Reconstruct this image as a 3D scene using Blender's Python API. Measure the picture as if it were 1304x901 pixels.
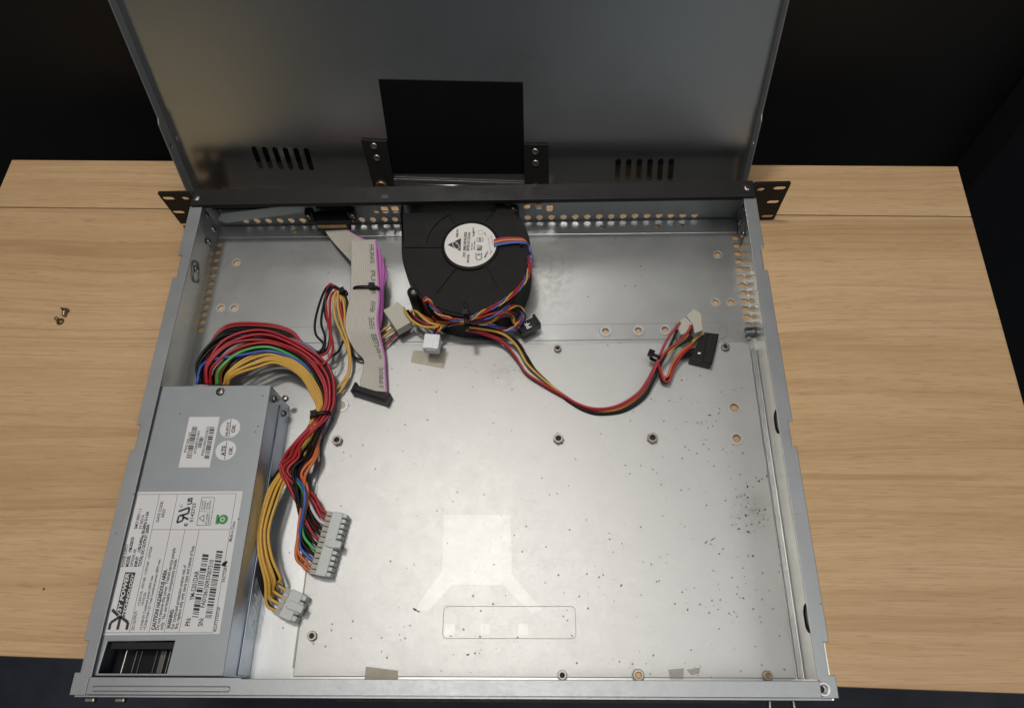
import bpy, bmesh, math, random
from mathutils import Vector, Matrix
from mathutils.geometry import delaunay_2d_cdt
random.seed(7)
for _o in list(bpy.data.objects):
    bpy.data.objects.remove(_o)
SC = bpy.context.scene
COL = SC.collection
# ------------------------------------------------------------------ camera
PW, PH = 1304.0, 901.0
FPX = 886.51
CAM = Vector((0.05411, 0.00148, 0.46587))
EUL = (0.41818, 0.02908, 0.00419)
PPX, PPY = 14.394, 41.344
cd = bpy.data.cameras.new("camera")
cam = bpy.data.objects.new("camera", cd)
COL.objects.link(cam)
cam.location = CAM
cam.rotation_euler = EUL
cd.sensor_fit = 'HORIZONTAL'
cd.sensor_width = 36.0
cd.lens = FPX / PW * 36.0
cd.shift_x = -PPX / PW
cd.shift_y = PPY / PW
cd.clip_start = 0.01
cd.clip_end = 50
SC.camera = cam
from mathutils import Euler
RM = Euler(EUL, 'XYZ').to_matrix()

# ------------------------------------------------------------------ light
w = bpy.data.worlds.new("World")
SC.world = w
w.use_nodes = True
_t = w.node_tree
_bg = _t.nodes["Background"]
def _wn(typ, **kw):
    n_ = _t.nodes.new(typ)
    for k_, v_ in kw.items(): setattr(n_, k_, v_)
    return n_
# a dim room: dark below, a little lighter above, warm and cool glows added for the lid to reflect
_tc = _wn('ShaderNodeTexCoord'); _sep = _wn('ShaderNodeSeparateXYZ')
_t.links.new(_tc.outputs['Generated'], _sep.inputs[0])
_r = _wn('ShaderNodeValToRGB'); _mr = _wn('ShaderNodeMapRange'); _mr.inputs[1].default_value = -1; _mr.inputs[2].default_value = 1
_t.links.new(_sep.outputs['Z'], _mr.inputs[0]); _t.links.new(_mr.outputs[0], _r.inputs[0])
_r.color_ramp.elements[0].position = 0.39; _r.color_ramp.elements[0].color = (0.022, 0.026, 0.032, 1)
_r.color_ramp.elements[1].position = 0.475; _r.color_ramp.elements[1].color = (0.060, 0.066, 0.071, 1)
_cur = _r.outputs[0]
for _p, _r0, _r1, _c in (((-0.475, -0.875, -0.075), 0.02, 0.185, (0.42, 0.34, 0.20, 1)), ((0.22, -0.97, -0.02), 0.03, 0.32, (0.22, 0.242, 0.248, 1)), ((0.40, -0.91, 0.0), 0.02, 0.16, (0.24, 0.19, 0.13, 1))):
    _dt = _wn('ShaderNodeVectorMath', operation='DISTANCE'); _t.links.new(_tc.outputs['Generated'], _dt.inputs[0]); _dt.inputs[1].default_value = _p
    _mb = _wn('ShaderNodeMapRange', interpolation_type='SMOOTHSTEP'); _t.links.new(_dt.outputs['Value'], _mb.inputs[0]); _mb.inputs[1].default_value = _r0; _mb.inputs[2].default_value = _r1; _mb.inputs[3].default_value = 1; _mb.inputs[4].default_value = 0
    _mx = _wn('ShaderNodeMix', data_type='RGBA'); _t.links.new(_mb.outputs[0], _mx.inputs[0]); _t.links.new(_cur, _mx.inputs[6]); _mx.inputs[7].default_value = _c
    _cur = _mx.outputs[2]
_t.links.new(_cur, _bg.inputs[0]); _bg.inputs[1].default_value = 1.0

def area(name, loc, target, size, power, col, shape='DISK', sy=None):
    d = bpy.data.lights.new(name, 'AREA')
    d.shape = shape
    d.size = size
    if sy: d.size_y = sy
    d.energy = power
    d.color = col
    o = bpy.data.objects.new(name, d)
    COL.objects.link(o)
    o.location = loc
    o.rotation_euler = (Vector(target) - Vector(loc)).to_track_quat('-Z', 'Y').to_euler()
    return o
area("ceiling_lamp", (-0.22, 0.46, 1.70), (0, 0.2, 0), 0.20, 14.5, (1.0, 0.945, 0.88))
area("ceiling_lamp", (-0.02, 0.03, 1.75), (0, 0.05, 0), 0.8, 9.5, (1.0, 0.955, 0.90))
area("side_fill", (1.0, -0.30, 1.45), (0.0, 0.12, 0), 0.8, 5.0, (0.97, 0.97, 0.95))  # unseen fill added from the right to lift the wood and upright faces
SC.view_settings.view_transform = 'Standard'
SC.view_settings.look = 'None'
SC.view_settings.exposure = 0.0
SC.view_settings.gamma = 1.0

# ------------------------------------------------------------------ measuring helpers: a point of the photograph at a known height
def ray(u, v):
    return RM @ Vector(((u - PW/2 - PPX)/FPX, -(v - PH/2 - PPY)/FPX, -1.0))
def at(u, v, z):                    # z in millimetres above the table
    d = ray(u, v); z = z/1000.0
    return CAM + d * ((z - CAM.z)/d.z)
def atp(u, v, o, n):                # on any plane
    d = ray(u, v)
    return CAM + d * ((o - CAM).dot(n)/d.dot(n))
def aty(u, v, y):
    return atp(u, v, Vector((0, y, 0)), Vector((0, 1, 0)))
def atx(u, v, x):
    return atp(u, v, Vector((x, 0, 0)), Vector((1, 0, 0)))

# ------------------------------------------------------------------ materials
class NT:
    def __init__(s, name):
        s.m = bpy.data.materials.new(name); s.m.use_nodes = True
        s.t = s.m.node_tree; s.b = s.t.nodes["Principled BSDF"]
    def n(s, typ, **kw):
        nd = s.t.nodes.new(typ)
        for k, v in kw.items():
            if k.startswith('i_'):
                key = k[2:]
                key = int(key) if key.isdigit() else key.replace('_', ' ')
                s.put(nd.inputs[key], v)
            else: setattr(nd, k, v)
        return nd
    def put(s, sock, v):
        if isinstance(v, bpy.types.NodeSocket): s.t.links.new(v, sock)
        else: sock.default_value = v
    def set(s, name, v): s.put(s.b.inputs[name], v)
    def math(s, op, a, b=0.0, c=0.0, clamp=False):
        nd = s.t.nodes.new('ShaderNodeMath'); nd.operation = op; nd.use_clamp = clamp
        s.put(nd.inputs[0], a); s.put(nd.inputs[1], b); s.put(nd.inputs[2], c)
        return nd.outputs[0]
    def mix(s, f, a, b, blend='MIX'):
        nd = s.t.nodes.new('ShaderNodeMix'); nd.data_type = 'RGBA'; nd.blend_type = blend
        s.put(nd.inputs[0], f); s.put(nd.inputs[6], a); s.put(nd.inputs[7], b)
        return nd.outputs[2]
    def ramp(s, f, stops):
        nd = s.t.nodes.new('ShaderNodeValToRGB'); e = nd.color_ramp.elements
        while len(e) < len(stops): e.new(0.5)
        for i, (p, c) in enumerate(stops): e[i].position = p; e[i].color = (*c, 1) if len(c) == 3 else c
        s.put(nd.inputs[0], f); return nd.outputs[0]
    def co(s): return s.n('ShaderNodeTexCoord').outputs['Object']
    def geo(s): return s.n('ShaderNodeNewGeometry').outputs['Position']
    def mapping(s, vec, scale=(1,1,1), loc=(0,0,0), rot=(0,0,0)):
        nd = s.n('ShaderNodeMapping'); s.put(nd.inputs[0], vec)
        nd.inputs['Scale'].default_value = scale; nd.inputs['Location'].default_value = loc; nd.inputs['Rotation'].default_value = rot
        return nd.outputs[0]
    def noise(s, vec, scale, detail=3, rough=0.5, dist=0.0):
        nd = s.n('ShaderNodeTexNoise'); s.put(nd.inputs['Vector'], vec)
        nd.inputs['Scale'].default_value = scale; nd.inputs['Detail'].default_value = detail
        nd.inputs['Roughness'].default_value = rough; nd.inputs['Distortion'].default_value = dist
        return nd.outputs[0]
    def bump(s, h, strength=0.2, dist=0.001):
        nd = s.n('ShaderNodeBump'); s.put(nd.inputs['Height'], h)
        nd.inputs['Strength'].default_value = strength; nd.inputs['Distance'].default_value = dist
        s.t.links.new(nd.outputs[0], s.b.inputs['Normal'])
    def blob(s, pos, p, r, r0=0.0):  # 1 inside, fades to 0 at radius r
        nd = s.n('ShaderNodeVectorMath', operation='DISTANCE'); s.put(nd.inputs[0], pos); nd.inputs[1].default_value = p
        mr = s.n('ShaderNodeMapRange'); s.put(mr.inputs[0], nd.outputs['Value'])
        mr.inputs[1].default_value = r0; mr.inputs[2].default_value = r; mr.inputs[3].default_value = 1; mr.inputs[4].default_value = 0
        return mr.outputs[0]

def simple(name, col, rough=0.5, metal=0.0, spec=0.5, var=0.0, vscale=60, bump=0.0, bscale=900, coat=0.0):
    t = NT(name)
    c = (*col, 1)
    if var:
        f = t.noise(t.co(), vscale, 4)
        t.set('Base Color', t.mix(f, tuple(x*(1-var) for x in col) + (1,), tuple(min(1, x*(1+var)) for x in col) + (1,)))
        t.set('Roughness', t.math('ADD', t.math('MULTIPLY', t.noise(t.co(), vscale*2.3, 3), 0.2), rough - 0.1))
    else:
        t.set('Base Color', c); t.set('Roughness', rough)
    t.set('Metallic', metal); t.set('Specular IOR Level', spec)
    if coat: t.set('Coat Weight', coat)
    if bump: t.bump(t.noise(t.co(), bscale, 2), bump, 0.0002)
    return t.m

def zinc(name, col, rough, metal, specks=0.0, places=(), smudges=(), mott=1.0):
    t = NT(name); pos = t.geo()
    f1 = t.noise(t.mapping(pos, (1, 1, 1)), 34, 5, 0.6)
    f2 = t.noise(pos, 420, 3, 0.6)
    f3 = t.noise(pos, 120, 4, 0.65)
    d = tuple(x*(1-0.14*mott) for x in col)
    c = t.mix(f1, (*d, 1), (*tuple(min(1, x*(1+0.10*mott)) for x in col), 1))
    c = t.mix(t.math('MULTIPLY', f2, 0.30*mott), c, (col[0]*0.7, col[1]*0.7, col[2]*0.7, 1))
    mfac = metal
    if specks:
        vo = t.n('ShaderNodeTexVoronoi', feature='F1'); t.put(vo.inputs['Vector'], pos); vo.inputs['Scale'].default_value = 125
        warp = t.math('ADD', vo.outputs['Distance'], t.math('MULTIPLY', t.noise(pos, 900, 2), 0.22))
        rnd = t.n('ShaderNodeSeparateColor'); t.put(rnd.inputs[0], vo.outputs['Color'])
        dens = t.math('MULTIPLY', t.noise(pos, 13, 2), specks)
        for (p, r, k) in places:
            dens = t.math('ADD', dens, t.math('MULTIPLY', t.blob(pos, p, r), k))
        size = t.math('MULTIPLY', t.math('SUBTRACT', dens, rnd.outputs[0]), 0.9)
        size = t.math('MINIMUM', size, t.math('ADD', 0.15, t.math('MULTIPLY', rnd.outputs[1], 0.17)))
        sp = t.math('MULTIPLY', t.math('SUBTRACT', size, t.math('SUBTRACT', warp, 0.05)), 14, clamp=True)
        vo2 = t.n('ShaderNodeTexVoronoi', feature='F1'); t.put(vo2.inputs['Vector'], pos); vo2.inputs['Scale'].default_value = 380
        rn2 = t.n('ShaderNodeSeparateColor'); t.put(rn2.inputs[0], vo2.outputs['Color'])
        s2 = t.math('MULTIPLY', t.math('LESS_THAN', rn2.outputs[0], t.math('MULTIPLY', dens, 0.45)), t.math('LESS_THAN', vo2.outputs['Distance'], 0.26))
        sp = t.math('MAXIMUM', sp, t.math('MULTIPLY', s2, 0.75))
        scf = t.math('MULTIPLY', t.math('SUBTRACT', t.noise(t.mapping(pos, (1, .55, 1), (0, 0, 0), (0, 0, .6)), 330, 4, 0.7, 0.6), t.math('SUBTRACT', 0.735, t.math('MULTIPLY', dens, 0.30))), 16, clamp=True)
        sp = t.math('MAXIMUM', sp, t.math('MULTIPLY', scf, 0.55))
        c = t.mix(t.math('MULTIPLY', sp, 0.85), c, (0.06, 0.05, 0.04, 1))
        mfac = t.math('MULTIPLY', t.math('SUBTRACT', 1.0, sp), metal)
    for (p, r, k) in smudges:
        g = t.math('MULTIPLY', t.blob(pos, p, r), t.math('MULTIPLY', t.math('SUBTRACT', t.noise(pos, 190, 5, 0.75), 0.36), k), clamp=True)
        c = t.mix(g, c, (0.10, 0.085, 0.065, 1))
    t.set('Base Color', c); t.set('Metallic', mfac)
    t.set('Roughness', t.math('ADD', t.math('MULTIPLY', t.math('ADD', f1, t.math('ADD', f3, f2)), 0.10*mott), rough - 0.15*mott))
    t.bump(t.math('ADD', f2, t.math('MULTIPLY', f1, 0.6*mott)), 0.10*mott, 0.0004)
    return t.m

def wood(name, seed):
    t = NT(name); pos = t.co()
    p = t.mapping(pos, (1, 1, 1), (seed, seed*0.7, 0))
    wv = t.noise(t.mapping(p, (1.5, 5, 1)), 1.0, 2, 0.45)
    wc = t.n('ShaderNodeCombineXYZ'); t.put(wc.inputs[1], t.math('MULTIPLY', wv, 0.085))
    va = t.n('ShaderNodeVectorMath', operation='ADD'); t.put(va.inputs[0], p); t.put(va.inputs[1], wc.outputs[0])
    q = va.outputs[0]
    big = t.noise(t.mapping(q, (0.8, 17, 1)), 1.0, 3, 0.55)
    mid = t.noise(t.mapping(q, (1.3, 85, 1)), 1.0, 4, 0.6)
    fine = t.noise(t.mapping(q, (20, 620, 1)), 1.0, 4, 0.65)
    pores = t.noise(t.mapping(q, (60, 1300, 1)), 1.0, 2, 0.5)
    c = t.ramp(big, [(0.28, (0.432, 0.278, 0.142)), (0.5, (0.512, 0.342, 0.186)), (0.72, (0.565, 0.392, 0.228))])
    c2 = t.mix(t.math('MULTIPLY', t.ramp(mid, [(0.34, (1, 1, 1)), (0.56, (0, 0, 0))]), 0.24), c, (0.40, 0.255, 0.118, 1))
    c3 = t.mix(t.ramp(fine, [(0.36, (0.29, 0.29, 0.29)), (0.60, (0, 0, 0))]), c2, (0.37, 0.23, 0.108, 1))
    c3 = t.mix(t.ramp(fine, [(0.52, (0, 0, 0)), (0.75, (0.3, 0.3, 0.3))]), c3, (0.58, 0.425, 0.25, 1))
    pf = t.ramp(pores, [(0.30, (1, 1, 1)), (0.43, (0, 0, 0))])
    c4 = t.mix(t.math('MULTIPLY', pf, 0.40), c3, (0.24, 0.13, 0.06, 1))
    ln = t.noise(t.mapping(q, (0.55, 34, 1), (3.1, 1.7, 0)), 1.0, 2, 0.5)
    lf = t.ramp(ln, [(0.600, (0, 0, 0)), (0.618, (1, 1, 1)), (0.665, (0, 0, 0))])
    l3n = t.noise(t.mapping(q, (2.2, 190, 1), (1.3, 5.7, 0)), 1.0, 2, 0.5)
    l3 = t.ramp(l3n, [(0.60, (0, 0, 0)), (0.66, (1, 1, 1)), (0.70, (0.2, 0.2, 0.2))])
    l2 = t.ramp(ln, [(0.395, (0, 0, 0)), (0.42, (1, 1, 1)), (0.432, (0, 0, 0))])
    c5 = t.mix(t.math('MULTIPLY', lf, 0.42), c4, (0.28, 0.155, 0.072, 1))
    c5 = t.mix(t.math('MULTIPLY', l3, 0.28), c5, (0.27, 0.15, 0.07, 1))
    c5 = t.mix(t.math('MULTIPLY', l2, 0.30), c5, (0.28, 0.155, 0.072, 1))
    vo = t.n('ShaderNodeTexVoronoi', feature='F1'); t.put(vo.inputs['Vector'], p); vo.inputs['Scale'].default_value = 18
    rs = t.n('ShaderNodeSeparateColor'); t.put(rs.inputs[0], vo.outputs['Color'])
    dot = t.math('MULTIPLY', t.math('LESS_THAN', vo.outputs['Distance'], 0.022), t.math('LESS_THAN', rs.outputs[0], 0.16))
    c6 = t.mix(t.math('MULTIPLY', dot, 0.8), c5, (0.07, 0.03, 0.015, 1))
    t.set('Base Color', c6)
    t.set('Roughness', t.math('ADD', 0.42, t.math('MULTIPLY', fine, 0.16)))
    t.set('Specular IOR Level', 0.35)
    t.bump(t.math('ADD', fine, pores), 0.12, 0.0003)
    return t.m

M = {}
PT = lambda u, v, z=1.5: tuple(at(u, v, z))
places = [(PT(955, 650), 0.028, 0.30), (PT(905, 560), 0.05, 0.12), (PT(1000, 770), 0.08, 0.06), (PT(930, 700), 0.10, 0.08), (PT(620, 800), 0.10, 0.05), (PT(850, 640), 0.12, 0.04), (PT(900, 830), 0.10, 0.05), (PT(640, 470), 0.04, 0.08)]
smudges = [(PT(700, 350, 0.5), 0.022, 1.9), (PT(960, 650), 0.02, 1.1), (PT(645, 472), 0.02, 0.9), (PT(690, 365, 0.5), 0.04, 0.6)]
M['zinc'] = zinc('galvanised floor', (0.425, 0.430, 0.426), 0.51, 0.88, 0.08, places, smudges, .65)
M['zinc_base'] = zinc('smooth galvanised floor', (0.44, 0.452, 0.455), 0.39, 0.90, 0.05, [], [(PT(700, 350, 0.5), 0.024, 2.4), (PT(690, 375, 0.5), 0.035, 1.1)], .7)
M['zinc2'] = zinc('galvanised wall', (0.325, 0.342, 0.355), 0.48, 0.78, 0.04)
M['zinc_in'] = zinc('galvanised inner wall', (0.78, 0.768, 0.71), 0.30, 0.90, 0.05, (), (), .6)
M['zinc_lid'] = zinc('galvanised lid', (0.44, 0.445, 0.445), 0.245, 0.98, 0.0, (), [(tuple(atp(660, 92, Vector((0, .437, .21)), Vector((0, -.944, .33)))), .03, 1.2), (tuple(atp(790, 90, Vector((0, .437, .21)), Vector((0, -.944, .33)))), .02, .7)], 0.42)
M['zinc_lip'] = zinc('smooth zinc lip', (0.56, 0.57, 0.57), 0.33, 0.85, 0.015, (), (), .3)
M['zinc_pale'] = zinc('pale zinc patch', (0.462, 0.464, 0.458), 0.504, 0.87, 0.04, (), (), .65)  # slightly paler than the floor zinc, for patches and grommets
M['psu'] = simple('grey zinc case', (0.262, 0.285, 0.303), 0.48, 0.35, 0.5, 0.06, 90, 0.05)
M['psu_lit'] = simple('blue-lit zinc side', (0.50, 0.56, 0.65), 0.34, 0.85, 0.5, 0.06, 90, 0.05)  # lighter, bluer copy of the case metal: side light put into its colour
M['blackpaint'] = simple('black powder coat', (0.012, 0.0115, 0.0112), 0.5, 0, 0.22, 0.2, 70, 0.15, 1800)
M['plastic'] = simple('black fan plastic', (0.0095, 0.0093, 0.0093), 0.55, 0, 0.16, 0.12, 50, 0.2, 2600)
M['gloss'] = simple('black glossy plastic', (0.007, 0.007, 0.008), 0.34, 0, 0.22)
M['film'] = simple('black mylar film', (0.004, 0.004, 0.0045), 0.4, 0, 0.15, 0.3, 25)
M['dark'] = simple('dark recess', (0.01, 0.01, 0.01), 0.7)
M['steel'] = simple('bright steel', (0.42, 0.415, 0.40), 0.36, 1.0, 0.5, 0.15, 300)
M['nickel'] = simple('worn nickel', (0.26, 0.24, 0.21), 0.42, 1.0, 0.5, 0.3, 400)
M['barrel'] = simple('dark metal barrel', (0.11, 0.108, 0.105), 0.45, 0.9, 0.5, 0.3, 300)
M['brass'] = simple('bronze fastener', (0.27, 0.17, 0.085), 0.38, 0.9, 0.5, 0.3, 500)
M['paper'] = simple('white label paper', (0.56, 0.56, 0.57), 0.6, 0, 0.3, 0.05, 30)
M['silver'] = simple('pale label', (0.62, 0.605, 0.58), 0.5, 0, 0.4, 0.04, 200)
M['ink'] = simple('black printing', (0.018, 0.018, 0.02), 0.6)
M['greyink'] = simple('grey printing', (0.05, 0.05, 0.055), 0.6)
M['fadeink'] = simple('faded ribbon printing', (0.10, 0.095, 0.09), 0.6)
M['green_ink'] = simple('green printing', (0.03, 0.22, 0.06), 0.6)
M['white_ink'] = simple('white printing', (0.55, 0.55, 0.55), 0.6)
M['red'] = simple('red wire', (0.30, 0.012, 0.018), 0.40, 0, 0.35, 0.12, 120)
M['black'] = simple('black wire', (0.006, 0.006, 0.0065), 0.42, 0, 0.16)
M['yellow'] = simple('yellow wire', (0.50, 0.29, 0.050), 0.42, 0, 0.35, 0.1, 120)
M['orange'] = simple('orange wire', (0.48, 0.115, 0.03), 0.42, 0, 0.35, 0.1, 120)
M['green'] = simple('green wire', (0.045, 0.28, 0.05), 0.38, 0, 0.5, 0.1, 120)
M['blue'] = simple('blue wire', (0.030, 0.085, 0.33), 0.38, 0, 0.5, 0.1, 120)
M['purple'] = simple('violet wire', (0.12, 0.085, 0.19), 0.38, 0, 0.5)
M['white'] = simple('white wire', (0.50, 0.48, 0.47), 0.4, 0, 0.5)
M['ribbon'] = simple('grey ribbon insulation', (0.40, 0.375, 0.335), 0.45, 0, 0.4, 0.07, 60)
M['magenta'] = simple('violet ribbon edge', (0.43, 0.13, 0.39), 0.42, 0, 0.4)
M['nylon'] = simple('grey white nylon', (0.42, 0.44, 0.43), 0.42, 0, 0.5, 0.06, 200)
M['nylon_tan'] = simple('nylon cavity', (0.30, 0.29, 0.24), 0.5, 0, 0.4)
M['jst'] = simple('white nylon', (0.66, 0.68, 0.70), 0.4, 0, 0.5)
t = NT('milky nylon'); t.set('Base Color', (0.40, 0.39, 0.33, 1)); t.set('Roughness', 0.42); t.set('Subsurface Weight', 0.15); t.set('Subsurface Radius', (.004, .004, .003)); M['molex'] = t.m
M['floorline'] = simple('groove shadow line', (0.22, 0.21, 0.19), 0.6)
M['grit'] = simple('dark grit', (0.12, 0.102, 0.082), 0.8, 0, 0.2, 0.6, 500)
M['brown'] = simple('dark brown plastic', (0.012, 0.0095, 0.0085), 0.45, 0, 0.25)
M['tape'] = simple('aged tape', (0.36, 0.33, 0.26), 0.5, 0, 0.4, 0.25, 240)
t = NT('clear tape'); t.set('Base Color', (0.50, 0.54, 0.52, 1)); t.set('Roughness', 0.35); t.set('Alpha', 0.85); M['cleartape'] = t.m
t = NT('faint tape'); t.set('Base Color', (0.50, 0.48, 0.42, 1)); t.set('Roughness', 0.4); t.set('Alpha', 0.35); M['fainttape'] = t.m
M['kapton'] = simple('amber tape', (0.34, 0.20, 0.055), 0.28, 0.2, 0.6, 0.3, 300)
M['pcb'] = simple('green board', (0.012, 0.035, 0.028), 0.4, 0, 0.5, 0.2, 200)
M['wood1'] = wood('oak laminate', 3.0)
M['wood2'] = wood('oak laminate strip', 8.4)
M['edge'] = simple('dark table edge', (0.20, 0.12, 0.06), 0.5)
M['wall'] = simple('black cloth wall', (0.010, 0.0098, 0.0095), 0.62, 0, 0.45, 0.3, 6)
M['wall2'] = simple('black panel', (0.012, 0.012, 0.014), 0.38, 0, 0.5, 0.3, 5)
t = NT('dark floor'); p_ = t.co(); t.set('Base Color', t.ramp(t.noise(p_, 9, 5, 0.7), [(0.35, (0.016, 0.021, 0.034)), (0.7, (0.038, 0.046, 0.064))])); t.set('Roughness', 0.6); M['floor'] = t.m

# ------------------------------------------------------------------ geometry helpers
def root_of(o):
    while o.parent: o = o.parent
    return o
def thing(name, label, cat, loc, group=None):
    o = bpy.data.objects.new(name, None); COL.objects.link(o); o.location = loc
    o.empty_display_size = 0.01
    o['label'] = label; o['category'] = cat
    if group: o['group'] = group
    return o
def link(name, me, mat, parent=None, label=None, smooth=False, bevel=0.0, seg=2):
    if parent is not None:
        me.transform(Matrix.Translation(-root_of(parent).location))
    for m_ in (mat if isinstance(mat, (list, tuple)) else [mat]):
        me.materials.append(M[m_])
    if smooth:
        for p in me.polygons: p.use_smooth = True
    o = bpy.data.objects.new(name, me); COL.objects.link(o)
    if parent is not None: o.parent = parent
    if label: o['label'] = label
    if bevel:
        b = o.modifiers.new('bevel', 'BEVEL'); b.width = bevel; b.segments = seg; b.limit_method = 'ANGLE'; b.angle_limit = 0.7
    return o

class MB:
    def __init__(s): s.bm = bmesh.new()
    def box(s, c, size, m=None, mi=0):
        vs = []
        for dx in (-.5, .5):
            for dy in (-.5, .5):
                for dz in (-.5, .5):
                    p = Vector((dx*size[0], dy*size[1], dz*size[2]))
                    if m is not None: p = m @ p
                    vs.append(s.bm.verts.new(p + Vector(c)))
        for f in ((0,1,3,2),(4,6,7,5),(0,4,5,1),(2,3,7,6),(0,2,6,4),(1,5,7,3)):
            s.bm.faces.new([vs[i] for i in f]).material_index = mi
        return s
    def bx(s, x0, x1, y0, y1, z0, z1):
        return s.box(((x0+x1)/2, (y0+y1)/2, (z0+z1)/2), (x1-x0, y1-y0, z1-z0))
    def prism(s, pts, z0, z1, mi=0):     # world xy outline extruded in z
        a = [s.bm.verts.new((p[0], p[1], z0)) for p in pts]; b = [s.bm.verts.new((p[0], p[1], z1)) for p in pts]
        n = len(pts)
        try:
            s.bm.faces.new(a[::-1]).material_index = mi; s.bm.faces.new(b).material_index = mi
        except ValueError: pass
        for i in range(n): s.bm.faces.new((a[i], a[(i+1) % n], b[(i+1) % n], b[i])).material_index = mi
        return s
    def lathe(s, prof, c, m=None, n=24):  # profile (r,h) about local z
        rings = []
        for r, h in prof:
            ring = []
            for i in range(n):
                a = 2*math.pi*i/n
                p = Vector((r*math.cos(a), r*math.sin(a), h))
                if m is not None: p = m @ p
                ring.append(s.bm.verts.new(p + Vector(c)))
            rings.append(ring)
        for q in range(len(rings)-1):
            for i in range(n):
                s.bm.faces.new((rings[q][i], rings[q][(i+1) % n], rings[q+1][(i+1) % n], rings[q+1][i])).smooth = True
        for ring, rev in ((rings[0], True), (rings[-1], False)):
            s.bm.faces.new(ring[::-1] if rev else ring)
        return s
    def tube(s, pts, r, n=10, flat=1.0):
        pts = [Vector(p) for p in pts]
        t0 = (pts[1]-pts[0]).normalized()
        nrm = t0.orthogonal().normalized()
        if flat != 1.0: nrm = Vector((0, 0, 1)) - t0*t0.z; nrm.normalize()
        rings = []
        for i, p in enumerate(pts):
            t = (pts[min(i+1, len(pts)-1)] - pts[max(i-1, 0)]).normalized()
            nrm = nrm - t*nrm.dot(t)
            if nrm.length < 1e-6: nrm = t.orthogonal()
            nrm.normalize(); bn = t.cross(nrm)
            rings.append([s.bm.verts.new(p + (nrm*math.cos(2*math.pi*k/n)*flat + bn*math.sin(2*math.pi*k/n))*r) for k in range(n)])
        for q in range(len(rings)-1):
            for k in range(n):
                s.bm.faces.new((rings[q][k], rings[q][(k+1) % n], rings[q+1][(k+1) % n], rings[q+1][k])).smooth = True
        s.bm.faces.new(rings[0][::-1]); s.bm.faces.new(rings[-1])
        return s
    def mesh(s, me, m=None):
        tmp = me.copy()
        if m is not None: tmp.transform(m)
        s.bm.from_mesh(tmp); bpy.data.meshes.remove(tmp); return s
    def build(s, name, mat, parent=None, label=None, smooth=False, bevel=0.0, seg=2):
        bmesh.ops.recalc_face_normals(s.bm, faces=s.bm.faces[:])
        me = bpy.data.meshes.new(name); s.bm.to_mesh(me); s.bm.free()
        return link(name, me, mat, parent, label, smooth, bevel, seg)

def frame(o, x, y, z=None):
    x = Vector(x); y = Vector(y); z = Vector(z) if z is not None else x.cross(y)
    return Matrix(((x.x, y.x, z.x, o[0]), (x.y, y.y, z.y, o[1]), (x.z, y.z, z.z, o[2]), (0, 0, 0, 1)))
def rz(a): return Matrix.Rotation(a, 3, 'Z')
def circ(c, r, n=20, ry=None):
    return [(c[0] + r*math.cos(2*math.pi*i/n), c[1] + (ry or r)*math.sin(2*math.pi*i/n)) for i in range(n)]
def rrect(x0, x1, y0, y1, r, n=5):
    out = []
    for cx, cy, a0 in ((x1-r, y1-r, 0), (x0+r, y1-r, 90), (x0+r, y0+r, 180), (x1-r, y0+r, 270)):
        for i in range(n+1):
            a = math.radians(a0 + 90*i/n); out.append((cx + r*math.cos(a), cy + r*math.sin(a)))
    return out
def slot(c, L, W, ang=0, n=8):          # stadium
    out = []
    h = (L - W)/2
    for sgn, a0 in ((1, -90), (-1, 90)):
        for i in range(n+1):
            a = math.radians(a0 + 180*i/n)
            x = sgn*h + W/2*math.cos(a); y = W/2*math.sin(a)
            out.append((c[0] + x*math.cos(ang) - y*math.sin(ang), c[1] + x*math.sin(ang) + y*math.cos(ang)))
    return out
def stroke(pts, wd):                    # outline of a thin line
    L, R = [], []
    for i, p in enumerate(pts):
        a = pts[max(i-1, 0)]; b = pts[min(i+1, len(pts)-1)]
        d = Vector((b[0]-a[0], b[1]-a[1])).normalized(); n = (-d.y*wd/2, d.x*wd/2)
        L.append((p[0]+n[0], p[1]+n[1])); R.append((p[0]-n[0], p[1]-n[1]))
    return L + R[::-1]
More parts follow.
